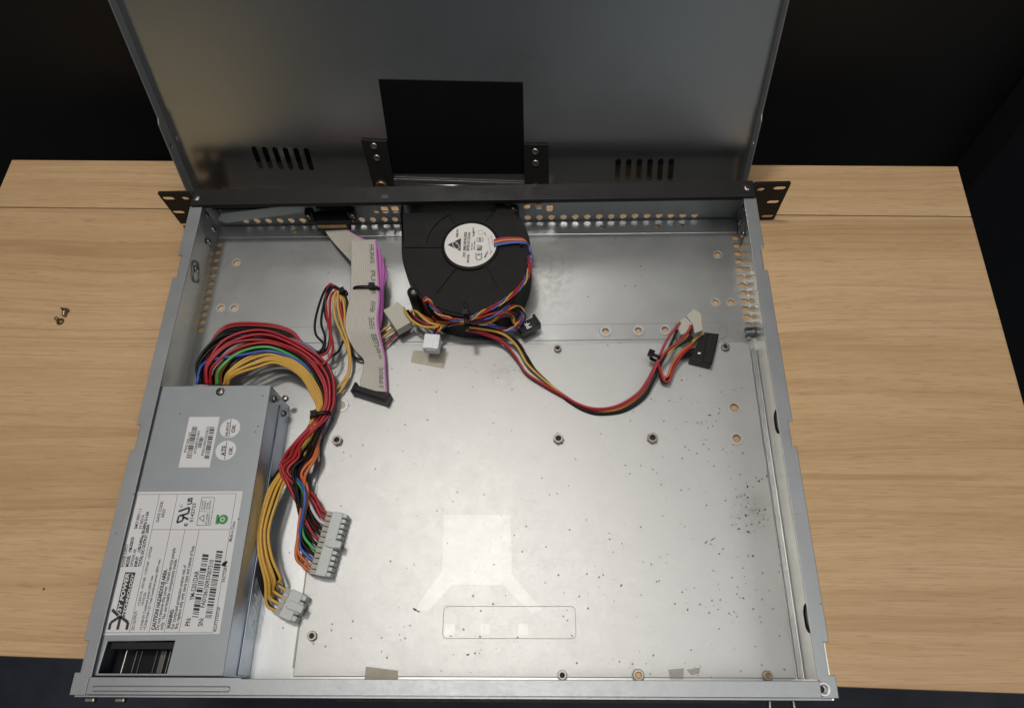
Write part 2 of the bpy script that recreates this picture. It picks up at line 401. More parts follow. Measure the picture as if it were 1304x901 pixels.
def plate_mesh(outer, holes, th):       # flat sheet with real holes, local z 0..th
    S = 100.0
    vs, es, loops = [], [], []
    for poly in [outer] + list(holes):
        n0 = len(vs); n = len(poly)
        vs += [Vector((p[0]*S, p[1]*S)) for p in poly]
        es += [(n0+i, n0+(i+1) % n) for i in range(n)]
    ov, oe, of, _1, _2, _3 = delaunay_2d_cdt(vs, es, [], 0, 1e-5, True)
    def inside(x, y, poly):
        r_ = False; j = len(poly)-1
        for i in range(len(poly)):
            xi, yi = poly[i]; xj, yj = poly[j]
            if (yi > y) != (yj > y) and x < (xj-xi)*(y-yi)/(yj-yi) + xi: r_ = not r_
            j = i
        return r_
    boxes = [(min(p[0] for p in h_), max(p[0] for p in h_), min(p[1] for p in h_), max(p[1] for p in h_), h_) for h_ in holes]
    keep = []
    for f in of:
        x = sum(ov[i].x for i in f)/len(f)/S; y = sum(ov[i].y for i in f)/len(f)/S
        if not inside(x, y, [(p[0], p[1]) for p in outer]): continue
        if any(b_[0] <= x <= b_[1] and b_[2] <= y <= b_[3] and inside(x, y, [(p[0], p[1]) for p in b_[4]]) for b_ in boxes): continue
        keep.append(f)
    of = keep
    bm = bmesh.new()
    lo = [bm.verts.new((v.x/S, v.y/S, 0.0)) for v in ov]; hi = [bm.verts.new((v.x/S, v.y/S, th)) for v in ov]
    cnt = {}
    for f in of:
        bm.faces.new([hi[i] for i in f]); bm.faces.new([lo[i] for i in f[::-1]])
        for i in range(len(f)):
            a_, b_ = f[i], f[(i+1) % len(f)]
            k = (min(a_, b_), max(a_, b_)); cnt.setdefault(k, []).append((a_, b_))
    for k, l in cnt.items():
        if len(l) == 1:
            a_, b_ = l[0]; bm.faces.new((hi[b_], hi[a_], lo[a_], lo[b_]))
    bmesh.ops.recalc_face_normals(bm, faces=bm.faces[:])
    me = bpy.data.meshes.new('sheet'); bm.to_mesh(me); bm.free()
    return me
def plate(name, outer, holes, th, m, mat, parent, label=None, bevel=0.0):
    me = plate_mesh(outer, holes, th)
    me.transform(m)
    return link(name, me, mat, parent, label, bevel=bevel)
def zplane(z): return Matrix.Translation((0, 0, z))

def cr(pts, sub=8):                     # Catmull-Rom
    pts = [Vector(p) for p in pts]
    P = [pts[0]*2 - pts[1]] + pts + [pts[-1]*2 - pts[-2]]
    out = []
    for i in range(1, len(P)-2):
        p0, p1, p2, p3 = P[i-1:i+3]
        for k in range(sub):
            t = k/sub
            out.append(0.5*((2*p1) + (p2-p0)*t + (2*p0-5*p1+4*p2-p3)*t*t + (3*p1-p0-3*p2+p3)*t**3))
    out.append(pts[-1]); return out
def px(*pts): return [at(*p) for p in pts]
def wire(pts, mat, parent, r=0.00105, label=None, sub=8, n=10):
    return MB().tube(cr(pts, sub), r, n).build('wire', mat, parent, label)

def text_mesh(s, size=1.0, bold=0.0, shear=0.0):
    cu = bpy.data.curves.new('txt', 'FONT'); cu.body = s; cu.size = size; cu.offset = bold; cu.shear = shear; cu.resolution_u = 3
    ob = bpy.data.objects.new('txt', cu)
    me = bpy.data.meshes.new_from_object(ob)
    bpy.data.objects.remove(ob); bpy.data.curves.remove(cu)
    return me
def put_text(mb, s, a, b, h, nrm=Vector((0, 0, 1)), bold=0.0, shear=0.0, lift=0.0):
    """baseline from point a to point b, letters of cap height h (m)"""
    me = text_mesh(s, 1.0, bold, shear)
    if not me.vertices: return
    x0 = min(v.co.x for v in me.vertices); x1 = max(v.co.x for v in me.vertices)
    a = Vector(a); b = Vector(b); d = b - a; L = d.length; d.normalize()
    up = nrm.cross(d).normalized()
    sx = L/max(1e-6, x1-x0); sy = h/0.70
    m = frame(a + nrm*lift, d*sx, up*sy, nrm) @ Matrix.Translation((-x0, 0, 0))
    mb.mesh(me, m); bpy.data.meshes.remove(me)

# ================================================================== setting
MB().bx(-3, 3, -3, 3, -0.76, -0.74).build('floor', 'floor')['kind'] = 'structure'
MB().bx(-3, 1.0, 0.492, 0.52, -0.74, 2.6).build('back_wall', 'wall')['kind'] = 'structure'
# the black side panel meets the back wall in a vertical corner at the right
sw = MB().bx(.467, 1.6, .450, .489, -.739, 2.2)
o = sw.build('side_panel', 'wall2', bevel=.003); o['kind'] = 'structure'

TY = math.radians(-1.75)
tb = thing('table', 'light oak laminate table under the open metal case', 'table', (0, 0.2, -0.74))
tm = Matrix.Translation((0, 0.0, 0)) @ Matrix.Rotation(TY, 4, 'Z')
def tloc(p): return tm.inverted() @ Vector(p)
bl = tloc(at(15, 203, 0)); br = tloc(at(1220, 212, 0)); fr = tloc(at(1180, 878, 0)); s1 = tloc(at(150, 265, 0))
X0, X1, Y1, Y0, YS = -0.4228, br.x, (bl.y + br.y)/2, fr.y, s1.y
X0 = bl.x
def board(x0, x1, y0, y1, mat):
    m_ = MB().bx(x0, x1, y0, y1, -0.018, 0.0)
    bmesh.ops.transform(m_.bm, matrix=tm, verts=m_.bm.verts[:])
    return m_.build('board', mat, tb, bevel=0.0007)
board(X0, X1, Y0, YS - 0.0004, 'wood1')
board(X0, X1, YS + 0.0004, Y1, 'wood2')
for sx in (X0 + 0.04, X1 - 0.04):
    for sy in (Y0 + 0.04, Y1 - 0.04):
        l_ = MB().bx(sx-.02, sx+.02, sy-.02, sy+.02, -0.739, -0.0185)
        bmesh.ops.transform(l_.bm, matrix=tm, verts=l_.bm.verts[:])
        l_.build('leg', 'blackpaint', tb)

# ================================================================== chassis
CH = thing('rack_chassis', 'open shallow galvanised metal rack case with black front bezel and ears', 'computer case', (0, 0.18, 0.0))
XW, XI, XO = 0.2125, 0.2050, 0.2145       # side wall, rail inner edge, rail outer edge
ZT = 0.0430; YW = 0.3545
FZ = 0.0005                                # underside of the floor pan
def h(u, v, r, z=1.5, n=18): p = at(u, v, z); return circ((p.x, p.y), r, n)
base_holes = [h(914,324,.0024), h(911,385,.0024), h(931,385,.0026), h(281,392,.0024), h(298,392,.0024), h(301,334,.0026),
    h(771,422,.0023), h(813,421,.0023), h(847,420,.0023), h(354,424,.0028),
    h(376,295,.0022), h(767,290,.0020), h(837,289,.0022), h(868,288,.0020), h(935,519,.0030), h(938,558,.0027)]
for i in range(12):
    f = i/11
    p = at(938.5 + 17.5*f, 302.5 + 111*f, 1.5); base_holes.append(circ((.2086, p.y), .0029, 14, .0024))
    p = at(276 - 25.5*f, 311.5 + 108*f, 1.5); base_holes.append(circ((-.2086, p.y), .0029, 14, .0024))
plate('floor_pan', [(-.2120, .001), (.2120, .001), (.2120, YW), (-.2120, YW)], base_holes, .0010, zplane(FZ), 'zinc_base', CH)
# far lip folded in from the front wall (second sheet on the floor)
lip_holes = [h(376,295,.0022), h(767,290,.0020), h(837,289,.0022), h(868,288,.0020)]
plate('floor_lip', [(-.2105, .3425), (.2105, .3405), (.2105, YW-.0008), (-.2105, YW-.0008)], lip_holes, .0009, zplane(FZ+.00102), 'zinc_lip', CH, bevel=.0003)
# pressed up field of the floor
rf = [(-.1025, .012), (.2065, .012), (.2075, .2385), (.2025, .2425), (-.060, .2425), (-.0800, .2250), (-.1025, .2000)]
me = plate_mesh(rf, [h(935,519,.0030), h(938,558,.0027)], .0008)
me.transform(zplane(FZ+.00102))
link('raised_floor', me, 'zinc', CH, bevel=.0006, seg=3)
# shallow stadium shaped stiffening strip along the step
a0 = at(268, 412, 1.6); a1 = at(926, 412, 1.6)
sy0, sy1 = .2452, .2590
st = rrect(a0.x, a1.x, sy0, sy1, (sy1-sy0)/2-.0001, 10)
plate('stiffening_strip', st, [h(771,422,.0023), h(813,421,.0023), h(847,420,.0023), h(354,424,.0028)], .00045, zplane(FZ+.00102), 'zinc_base', CH, bevel=.0002)
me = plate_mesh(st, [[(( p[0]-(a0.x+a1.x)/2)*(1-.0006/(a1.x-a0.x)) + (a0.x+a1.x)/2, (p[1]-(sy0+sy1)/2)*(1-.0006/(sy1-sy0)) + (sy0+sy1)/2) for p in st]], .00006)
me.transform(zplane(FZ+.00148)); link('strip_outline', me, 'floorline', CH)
# engraved rectangle in the floor
q0 = at(565, 771, 2.4); q1 = at(734, 813, 2.4)
ox0, ox1, oy0, oy1 = q0.x, q1.x, q1.y, q0.y
me = plate_mesh(rrect(ox0, ox1, oy0, oy1, .003), [rrect(ox0+.0004, ox1-.0004, oy0+.0004, oy1-.0004, .0027)], .00012)
me.transform(zplane(FZ+.00184)); link('punched_outline', me, 'tape', CH)
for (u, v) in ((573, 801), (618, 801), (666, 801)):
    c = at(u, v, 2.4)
    plate('pale_square', rrect(c.x-.0031, c.x+.0031, c.y-.0033, c.y+.0033, .0008), [], .0001, zplane(FZ+.00184), 'zinc_pale', CH)
# thin plate of paler zinc: a block with two legs
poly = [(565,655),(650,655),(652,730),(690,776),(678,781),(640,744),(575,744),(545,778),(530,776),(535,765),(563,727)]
plate('pale_mark', [tuple(at(u, v, 2.4).xy) for u, v in poly], [], .00006, zplane(FZ+.00184), 'zinc_pale', CH)

# side walls with the row of holes, and the folded top rails with notches
def side(sgn):
    hol = []
    n = 12
    for i in range(n):
        f = i/(n-1)
        if sgn > 0: p = atx(938 + 17*f, 302.5 + 111*f, XW - .0005)
        else: p = atx(274.5 - 25*f, 311 + 108*f, -XW + .0005)
        pass
    if sgn > 0:
        for (u, v) in ((985, 546), (1021, 790)):
            pass
    me = plate_mesh([(.0, .0006), (YW, .0006), (YW, ZT-.0011), (.0, ZT-.0011)], hol, .0010)
    x = sgn*XW if sgn < 0 else XW - .001
    me.transform(frame((x, 0, 0), (0, 1, 0), (0, 0, 1), (1, 0, 0)))
    wl = link('side_wall', me, 'zinc_in', CH)
    # rail
    nt = [(.0128, .0300), (.1468, .1637), (.2785, .2975)]
    out = [(XI, .0098), (XI, .3420)]
    outer = [(XO, .3420)]
    for y0, y1 in nt[::-1]:
        outer += [(XO, y1), (XO-.0030, y1), (XO-.0030, y0), (XO, y0)]
    outer += [(XO, .0128)] if False else []
    pts = out + outer + [(XO+.0006, .0126), (XO+.0006, .0010), (XI+.0012, .0010), (XI+.0012, .0098)]
    holes = []
    if sgn > 0:
        c = at(1049, 877, 43); holes = [circ((c.x, c.y), .0019, 16)]
    pts = [(sgn*a, b) for a, b in pts]
    plate('top_rail', pts, holes, .0010, zplane(ZT-.0010), 'zinc2', CH, bevel=.0004)
    return wl
side(-1); side(1)
c = at(1049, 877, 43)
me = plate_mesh(circ((c.x, c.y), .0037, 28), [circ((c.x, c.y), .0024, 24)], .0005); me.transform(zplane(ZT))
link('rivet_ring', me, 'zinc_lip', CH, bevel=.0002)
MB().lathe([(.0019,0),(.0017,.0005)], (c.x, c.y, ZT-.004)).build('screw_hole', 'dark', CH)
# rear wall (nearest the camera) with its folded top
rw = MB().bx(-.2118, .2118, .0, .0010, .0006, ZT-.0012)
rw.build('rear_wall', 'zinc2', CH)
me = plate_mesh([(-.2055, .0012), (.2056, .0012), (.2056, .0098), (-.118, .0098), (-.118, .0104), (-.2055, .0104)], [], .0010)
me.transform(zplane(ZT-.0002)); link('rear_rail', me, 'zinc2', CH, bevel=.0004)
g0 = at(117, 876, 44); g1 = at(293, 876, 44)
plate('rail_bead', rrect(g0.x, g1.x, g0.y-.0016, g0.y+.0016, .0014), [rrect(g0.x+.0006, g1.x-.0006, g0.y-.0010, g0.y+.0010, .0009)], .0007, zplane(ZT+.00075), 'zinc2', CH, bevel=.0003)
# little bits sticking out of the rear wall
for (u, v) in ((118, 893), (156, 893)):
    p = at(u, v, 34)
    MB().bx(p.x-.0030, p.x+.0030, -.0030, -.0001, .0345, .0380).build('screw', 'nickel', CH, bevel=.0008)
p = at(996, 893, 30)
hk = MB()
hk.tube(cr([(p.x-.007, .0, .030), (p.x-.0072, -.003, .030), (p.x-.0062, -.0052, .030), (p.x+.0052, -.0052, .030), (p.x+.0062, -.003, .030), (p.x+.006, .0, .030)], 5), .0012)
hk.build('latch_loop', 'nickel', CH)
MB().bx(at(430,889,36).x, at(955,889,36).x, -.0016, -.0003, .010, .036).build('slot_cover', 'blackpaint', CH)

# front wall (far): perforated sheet
fh = []
def fhole(u, v, r, sq=False):
    p = aty(u, v, YW)
    if sq: return rrect(p.x-r*1.05, p.x+r*1.05, p.z-r*1.5, p.z+r*1.5, r*.4, 3)
    return circ((p.x, p.z), r, 14, r*1.15)
for i in range(15): fh.append(fhole(672 + i*15.2, 277.4 - i*.21, .0028))
for u in (313, 327.5, 342, 356.5, 371, 385.5, 399, 446, 461, 475, 490, 503): fh.append(fhole(u, 281.8 - (u-313)*.012, .0027))
for (u, v) in ((479, 270),): fh.append(fhole(u, v, .0022))
for (u, v) in ((490, 267.5), (503, 267)): fh.append(fhole(u, v, .0027, True))
for (u, v) in ((671, 262), (686, 262.5), (700, 265.5)): fh.append(fhole(u, v, .0025, True))
me = plate_mesh([(-.2118, .0006), (.2118, .0006), (.2118, ZT-.0004), (-.2118, ZT-.0004)], fh, .0010)
me.transform(frame((0, YW+.001, 0), (1, 0, 0), (0, 0, 1), (0, -1, 0)))
link('front_wall', me, 'zinc2', CH)
# black bezel: top cap over the front wall
bz = MB()
bz.bx(-.2130, .2130, .3412, .3560, .0440, .0458)
bz.bx(-.2130, .2130, .3556, .3564, .0360, .0440)
bz.bx(-.2130, .2130, .3412, .3420, .0415, .0440)
BZ = bz.build('bezel', 'blackpaint', CH, bevel=.0005)
for (u, v) in ((490, 250.5), (696, 246)):
    p = at(u, v, 46)
    MB().bx(p.x-.0024, p.x+.0024, p.y-.0017, p.y+.0017, .0458, .0461).build('bezel_tab', 'greyink' if u < 600 else 'blackpaint', BZ)
def phillips(c, r, m, parent, mat='nickel'):
    s_ = MB()
    s_.lathe([(r*.98, -.0002), (r, .0002), (r*.85, .0010), (r*.45, .0015), (.0002, .0016)], c, m, 20)
    o_ = s_.build('screw', mat, parent)
    k = MB()
    for a in (0.6, 0.6+math.pi/2):
        mm = (m if m is not None else Matrix.Identity(3)) @ rz(a)
        k.box(Vector(c) + mm @ Vector((0, 0, .0016)), (r*1.05, r*.22, .0003), mm)
    k.build('recess', 'dark', o_)
    return o_
for (u, v) in ((250.5, 253), (951, 240)):
    p = at(u, v, 46); phillips((p.x, p.y, .0459), .0030, None, CH)
# ears
def ear(sgn):
    YE = .3535
    hol = []
    if sgn < 0: spec = [(214.5,253.5,'s'), (227.5,271,'s'), (236,253.5,'o'), (238,287,'s')]
    else: spec = [(993,240.5,'s'), (984.5,258,'s'), (969,242.2,'o'), (977.5,276,'s')]
    for u, v, k in spec:
        p = aty(u, v, YE)
        hol.append(slot((p.x, p.z), .0098, .0048) if k == 's' else slot((p.x, p.z), .0060, .0046))
    me = plate_mesh(rrect(.2135, .2415, .0012, .0456, .0018) if sgn > 0 else rrect(-.2415, -.2135, .0012, .0456, .0018), hol, .0016)
    me.transform(frame((0, YE+.0016, 0), (1, 0, 0), (0, 0, 1), (0, -1, 0)))
    e = link('mounting_ear', me, 'blackpaint', CH, bevel=.0003)
    x = sgn*.2150
    MB().tube([(x, .3528, .0300), (x, .3528, .0450)], .0012).build('ear_fold', 'blackpaint', e)
ear(-1); ear(1)
# corner brackets inside, with screws
def inner_bracket(sgn):
    x = sgn*.2110
    tri = [(.3270, .0035), (.3510, .0035), (.3510, .0400), (.3420, .0400), (.3300, .0120)]
    me = plate_mesh(tri, [], .0010)
    me.transform(frame((x - .0005, 0, 0), (0, 1, 0), (0, 0, 1), (1, 0, 0)))
    b = link('corner_bracket', me, 'zinc2', CH, bevel=.0004)
    mm = Matrix.Rotation(-sgn*math.pi/2, 3, 'Y')
    phillips((x - sgn*.0006, .3440, .0120), .0028, mm, b, 'steel')
    phillips((x - sgn*.0006, .3470, .0260), .0024, mm, b, 'nickel')
    phillips((x - sgn*.0006, .3300, .0150), .0026, mm, b, 'steel')
inner_bracket(-1); inner_bracket(1)
p = atx(249, 346, -.2114)
me = plate_mesh(slot((p.y, p.z), .018, .011, 0.5), [slot((p.y, p.z), .0155, .0085, 0.5)], .0012)
me.transform(frame((-.2115, 0, 0), (0, 1, 0), (0, 0, 1), (1, 0, 0)))
ob_ = link('embossed_ring', me, 'zinc2', CH, bevel=.0004)
phillips((-.2108, p.y+.002, p.z+.001), .0028, Matrix.Rotation(math.pi/2, 3, 'Y'), CH, 'steel')
for (u, v) in ((985, 546), (1021, 790)):
    p = atx(u, v, XW)
    me = plate_mesh(slot((p.y, .0262), .017, .0125), [slot((p.y, .0262), .0145, .0100)], .0010)
    me.transform(frame((XW-.0021, 0, 0), (0, 1, 0), (0, 0, 1), (1, 0, 0)))
    link('slot_rim', me, 'dark', CH, bevel=.0003)
p = at(962, 424, 6)
clip = MB()
clip.bx(.2045, .2112, p.y-.0010, p.y+.0010, .0030, .0085); clip.bx(.2045, .2112, p.y+.0038, p.y+.0058, .0030, .0080)
clip.bx(.2060, .2090, p.y-.004, p.y+.009, .0022, .0034)
clip.build('spring_clip', 'zinc2', CH, bevel=.0004)
# inner skirting fold along the right wall foot
MB().bx(.2078, .2108, .012, .2360, .0024, .0030).build('floor_fold', 'zinc2', CH, bevel=.0003)
# standoffs (threaded nuts pressed into the floor)
def standoff(u, v, r, hex_=True, washer=0.0, z=2.5, hh=.0040, inner='dark'):
    c = at(u, v, z + hh*800)
    zb = z/1000
    n = 6 if hex_ else 24
    me = plate_mesh([(c.x + r*math.cos(2*math.pi*(i+.3)/n), c.y + r*math.sin(2*math.pi*(i+.3)/n)) for i in range(n)], [circ((c.x, c.y), r*.50, 18)], hh)
    me.transform(zplane(zb))
    s_ = link('standoff', me, 'nickel', CH, bevel=.0003)
    MB().lathe([(r*.49, 0), (r*.49, hh*.45)], (c.x, c.y, zb + .0002)).build('thread', inner, s_)
    MB().lathe([(r*.51, 0), (r*.72, 0), (r*.74, .0007), (r*.66, .0010), (r*.60, .0006), (r*.56, .0003)], (c.x, c.y, zb+hh)).build('collar', 'nickel', s_) if False else None
    if washer:
        me = plate_mesh(circ((c.x, c.y), washer, 28), [circ((c.x, c.y), r*1.02, 24)], .0005)
        me.transform(zplane(zb-.0001)); link('washer', me, 'zinc2', s_)
standoff(711, 558, .0037, True); standoff(831, 557, .0039, True); standoff(429, 560, .0037, True)
standoff(710, 443, .0028, False, hh=.003); standoff(924, 441, .0030, False, hh=.003)
standoff(397, 809, .0030, False, hh=.0025); standoff(716, 859, .0028, False, .0034, hh=.0022)
standoff(813, 859, .0034, False, .0042, hh=.003, inner='brass'); standoff(978, 860, .0029, False, .0035, hh=.0025, inner='brass')
def grommet(u, v, r0, r1, z=1.9, mat='zinc_pale', hh=.0006):
    c = at(u, v, z)
    me = plate_mesh(circ((c.x, c.y), r1, 28), [circ((c.x, c.y), r0, 24)], hh)
    me.transform(zplane(z/1000)); link('grommet', me, mat, CH, bevel=.0002)
for u, v in ((771, 422), (813, 421), (847, 420), (354, 424)): grommet(u, v, .0026, .0044, 1.9, 'zinc_pale', .0010)
grommet(935, 519, .0031, .0048, 2.36, 'zinc_pale', .0003); grommet(938, 558, .0028, .0050, 2.36, 'zinc_pale', .0004)
for u, v in ((914,324),(911,385),(931,385),(281,392),(298,392),(301,334)): grommet(u, v, .0026, .0038, 1.52, 'zinc_pale', .0002)
grommet(435, 516, .0028, .0052, 2.36, 'zinc_pale', .0005)
c = at(435, 516, 2.4); MB().lathe([(.0028, 0), (.0028, .0002)], (c.x, c.y, .00236)).build('plug', 'tape', CH)
# old bits of tape
def decal(name, pts, z, mat, th=.00012, parent=None):
    return plate(name, [tuple(at(u, v, z).xy) for u, v in pts], [], th, zplane(z/1000), mat, parent or CH)
decal('tape_scrap', [(466,848),(507,853),(506,866),(464,866)], 2.36, 'tape')
decal('tape_scrap', [(851,852),(871,850),(870,864),(853,864)], 2.36, 'fainttape')
decal('tape_scrap', [(874,852),(892,849),(890,857),(880,859)], 2.36, 'fainttape')
decal('tape_scrap', [(526,446),(572,449),(565,469),(523,461)], 2.36, 'tape')
# hairline groove beside the pressed field, and the line in front of the power supply
decal('groove_line', [(405,612),(407,612),(375,850),(372,850)], 1.54, 'tape', .0001)

# loose grit and rust crumbs lying on the pressed floor: nobody could count them
gm = MB(); rg = random.Random(21)
def crumb(u, v, sz, z=2.36, el=1.0, ang_=None):
    c = at(u, v, z); a0_ = rg.uniform(0, 6.3) if ang_ is None else ang_; n_ = rg.randint(5, 8)
    ring_ = []
    for i in range(n_):
        a = 2*math.pi*i/n_; r = sz*rg.uniform(.45, 1.0)
        x, y = r*math.cos(a)*el, r*math.sin(a)
        ring_.append((c.x + x*math.cos(a0_) - y*math.sin(a0_), c.y + x*math.sin(a0_) + y*math.cos(a0_)))
    gm.prism(ring_, z/1000 - .00001, z/1000 + min(sz*.35, .00025))
for cu_, cv_, su, sv, n_, s0, s1 in ((965, 655, 16, 18, 34, .0002, .0009), (955, 610, 22, 14, 16, .0002, .0008), (905, 560, 34, 30, 30, .0002, .0008), (940, 740, 40, 60, 36, .0002, .0008),
        (850, 700, 120, 110, 60, .00015, .0006), (620, 720, 140, 120, 55, .00012, .0005), (700, 850, 240, 14, 26, .00015, .0007), (610, 825, 40, 12, 12, .0002, .0007), (500, 820, 30, 25, 14, .0002, .0007),
        (860, 470, 60, 30, 16, .0002, .0006), (560, 560, 110, 80, 26, .00012, .0004), (640, 472, 40, 5, 16, .0002, .0006), (800, 520, 90, 40, 18, .00015, .0005)):
    for i in range(int(n_*.75)):
        u = rg.gauss(cu_, su*.6); v = rg.gauss(cv_, sv*.6)
        if 415 < u < 1000 and 446 < v < 858 and u < 958 + (v-440)*.13: crumb(u, v, rg.uniform(s0, s1)*rg.uniform(.6, 1), 2.36, rg.uniform(1, 2.2))
for u, v, sz, el, a in ((908, 686, .0005, 6, .55), (899, 690, .0006, 3, .9), (529, 776, .0008, 3, -.5), (533, 778, .0006, 2, .1), (959, 707, .0009, 1.4, 0), (953, 677, .0008, 2, -.4), (957, 667, .0007, 1, 0), (791, 745, .0006, 2.5, .8), (596, 833, .0007, 2, .2), (605, 831, .0007, 1.3, 0), (868, 484, .0006, 1.4, 0), (790, 437, .0005, 2, .2)):
    crumb(u, v, sz, 2.36, el, a)
go = gm.build('grit', 'grit', CH); go['kind'] = 'stuff'

# ================================================================== lid
UP = Vector((0.0302, 0.32929, 0.94375)).normalized()
Lp, Rp = at(245, 240, 30), at(945, 238, 30)
HX = (Rp - Lp); LWID = HX.length; HX.normalize()
UP = (UP - HX*UP.dot(HX)).normalized()
LN = HX.cross(UP)              # points to the viewer (-y)
if LN.y > 0: LN = -LN
LO = CAM + ((Lp + Rp)/2 - CAM)*1.032; LWID *= 1.032
LO = LO - UP*((LO.z - 0.003)/UP.z)
def onlid(u, v): 
    p = atp(u, v, LO, LN); d = p - LO
    return (d.dot(HX), d.dot(UP))
LID = thing('chassis_lid', 'bare metal case lid with vent slots leaning upright behind the case', 'case lid', tuple(LO))
LM = frame(LO, HX, UP, LN)
hw = LWID/2
vents = []
for i in range(6):
    for (a, b) in (((323+13.3*i, 188+.4*i), (332+13.0*i, 213+.6*i)), ((787.5+13.5*i, 204-.1*i), (785.5+13.6*i, 229-.1*i))):
        p0 = onlid(*a); p1 = onlid(*b)
        c_ = ((p0[0]+p1[0])/2, (p0[1]+p1[1])/2); L_ = math.hypot(p0[0]-p1[0], p0[1]-p1[1]) + .002
        vents.append(slot(c_, L_, .0042, math.atan2(p0[1]-p1[1], p0[0]-p1[0])))
LH = 0.362
me = plate_mesh([(-hw, 0), (hw, 0), (hw, LH), (-hw, LH)], vents, .0010)
me.transform(LM @ Matrix.Translation((0, 0, -.0010))); link('panel', me, 'zinc_lid', LID)
for sgn in (-1, 1):
    hl = [circ((.0095, .055), .0016, 12), circ((.0095, .075), .0016, 12)] if sgn < 0 else []
    prof = [(0, .002), (.011, .004), (.011, .074), (.0085, .078), (.0085, LH), (0, LH)]
    me = plate_mesh(prof, [circ((.006, .055), .0017, 12)], .0010)
    me.transform(LM @ frame((sgn*hw - (.001 if sgn > 0 else 0), 0, 0), (0, 0, 1), (0, 1, 0), (1, 0, 0)))
    link('side_flange', me, 'zinc2', LID, bevel=.0003)
fp = [onlid(482, 101), onlid(666, 105), onlid(668, 221), onlid(500, 221)]
fs = plate('insulation_sheet', fp, [], .0004, LM @ zplane(.0002), 'film', LID)
c_ = onlid(574, 188)
# hinge brackets with two rivets and a captive screw
for quad, riv, ring in ((((460,176),(493,178),(504,240),(477,240)), ((477,184),(480.5,199)), (487, 233)), (((667,182),(698,182),(699,240),(668,240)), ((681.5,191),(682,205.5)), (682, 237))):
    b = plate('hinge_bracket', [onlid(*q) for q in quad], [], .0016, LM @ zplane(.0008), 'blackpaint', LID, bevel=.0005)
    for u, v in riv:
        a_ = onlid(u, v)
        MB().lathe([(.0027, 0), (.0026, .0006), (.0016, .0011), (.0013, .0008), (.0002, .0008)], LM @ Vector((a_[0], a_[1], .0024)), LM.to_3x3(), 18).build('rivet', 'steel', b)
    a_ = onlid(*ring)
    MB().lathe([(.0046, 0), (.0048, .003), (.0042, .0042), (.0034, .0042), (.0030, .0026), (.0002, .0026)], LM @ Vector((a_[0], a_[1], .0024)), LM.to_3x3(), 20).build('captive_screw', 'brass', b)
# bent foot strip of the lid catching the light
a0, a1 = onlid(500, 226), onlid(668, 232)
plate('foot_strip', [(a0[0], a0[1]), (a1[0], a1[1]), (a1[0], a1[1]-.018), (a0[0]-.001, a0[1]-.02)], [], .0008, LM @ zplane(.0010), 'zinc_lid', LID, bevel=.0003)
for (u0, v0, u1, v1) in ((283, 240.5, 366, 243.5), (517, 234.5, 632, 238.5)):
    q0, q1 = at(u0, v0, 40), at(u1, v1, 40)
    MB().tube([q0, q1], .0010, 8).build('bent_edge', 'steel', LID)

# ================================================================== power supply
PZ = 0.0392
xr, yb, yn = -.1307, .1936, .0112
xl = -.2110
PS = thing('power_supply', 'flat grey metal power supply with white labels in the case corner', 'power supply', ((xl+xr)/2, .1, FZ+.001))
# case: shell with a fan opening in its top
fo = [tuple(at(u, v, 39).xy) for u, v in ((137,816),(223,815),(205,866),(124,870))]
fo = [(fo[0][0], fo[0][1]), (fo[1][0], fo[1][1]), (fo[1][0]-.0012, .0124), (fo[0][0]-.0014, .0124)]
top_out = [(xl, yn), (xr, yn), (xr, yb), (xl, yb)]
plate('top_cover', top_out, [fo], .0010, zplane(PZ-.001), 'psu', PS, bevel=.0004)
sh = MB()
sh.bx(xr-.0010, xr-.0001, yn, yb, .0020, PZ-.0011)
sh.bx(xl, xr-.0011, yb-.0011, yb-.0002, .0020, .0300)
sh.bx(xl, xl+.0009, yn, yb-.0012, .0020, PZ-.0011)
sh.bx(xl+.001, xr-.0011, yn, yn+.0009, .0020, PZ-.0011)
sh.bx(xl, xr, yn, yb, .0012, .0019)
sh.build('case', 'psu_lit', PS)
# louvred fan in the opening: dark well and vertical bright bars
fc = ((fo[0][0]+fo[1][0])/2, (fo[0][1]+fo[2][1])/2)
MB().bx(fo[0][0]-.003, fo[1][0]+.003, .0123, fo[0][1]+.004, .0022, .0026).build('fan_well', 'dark', PS)
xs0, xs1 = fo[0][0], fo[1][0]
ye = fo[0][1] - .004
MB().bx(xs0-.002, xs1+.002, .0124, ye, .0230, .0240).build('blower_rotor', 'gloss', PS)
for f, wd, mt in ((.13, .0008, 'steel'), (.29, .0006, 'barrel'), (.37, .0004, 'barrel'), (.60, .0005, 'barrel'), (.70, .0034, 'barrel'), (.80, .0004, 'nickel'), (.91, .0009, 'nickel')):
    x = xs0 + (xs1-xs0)*f
    MB().box((x-.0008, (.0125+ye)/2, .0247), (wd, ye-.0127, .0014), rz(-.07)).build('fan_bar', mt, PS, bevel=.0003)
MB().bx(xs0+.001, xs1-.001, fo[0][1]-.0040, fo[0][1]-.0002, .028, .0360).build('fan_frame', 'blackpaint', PS)
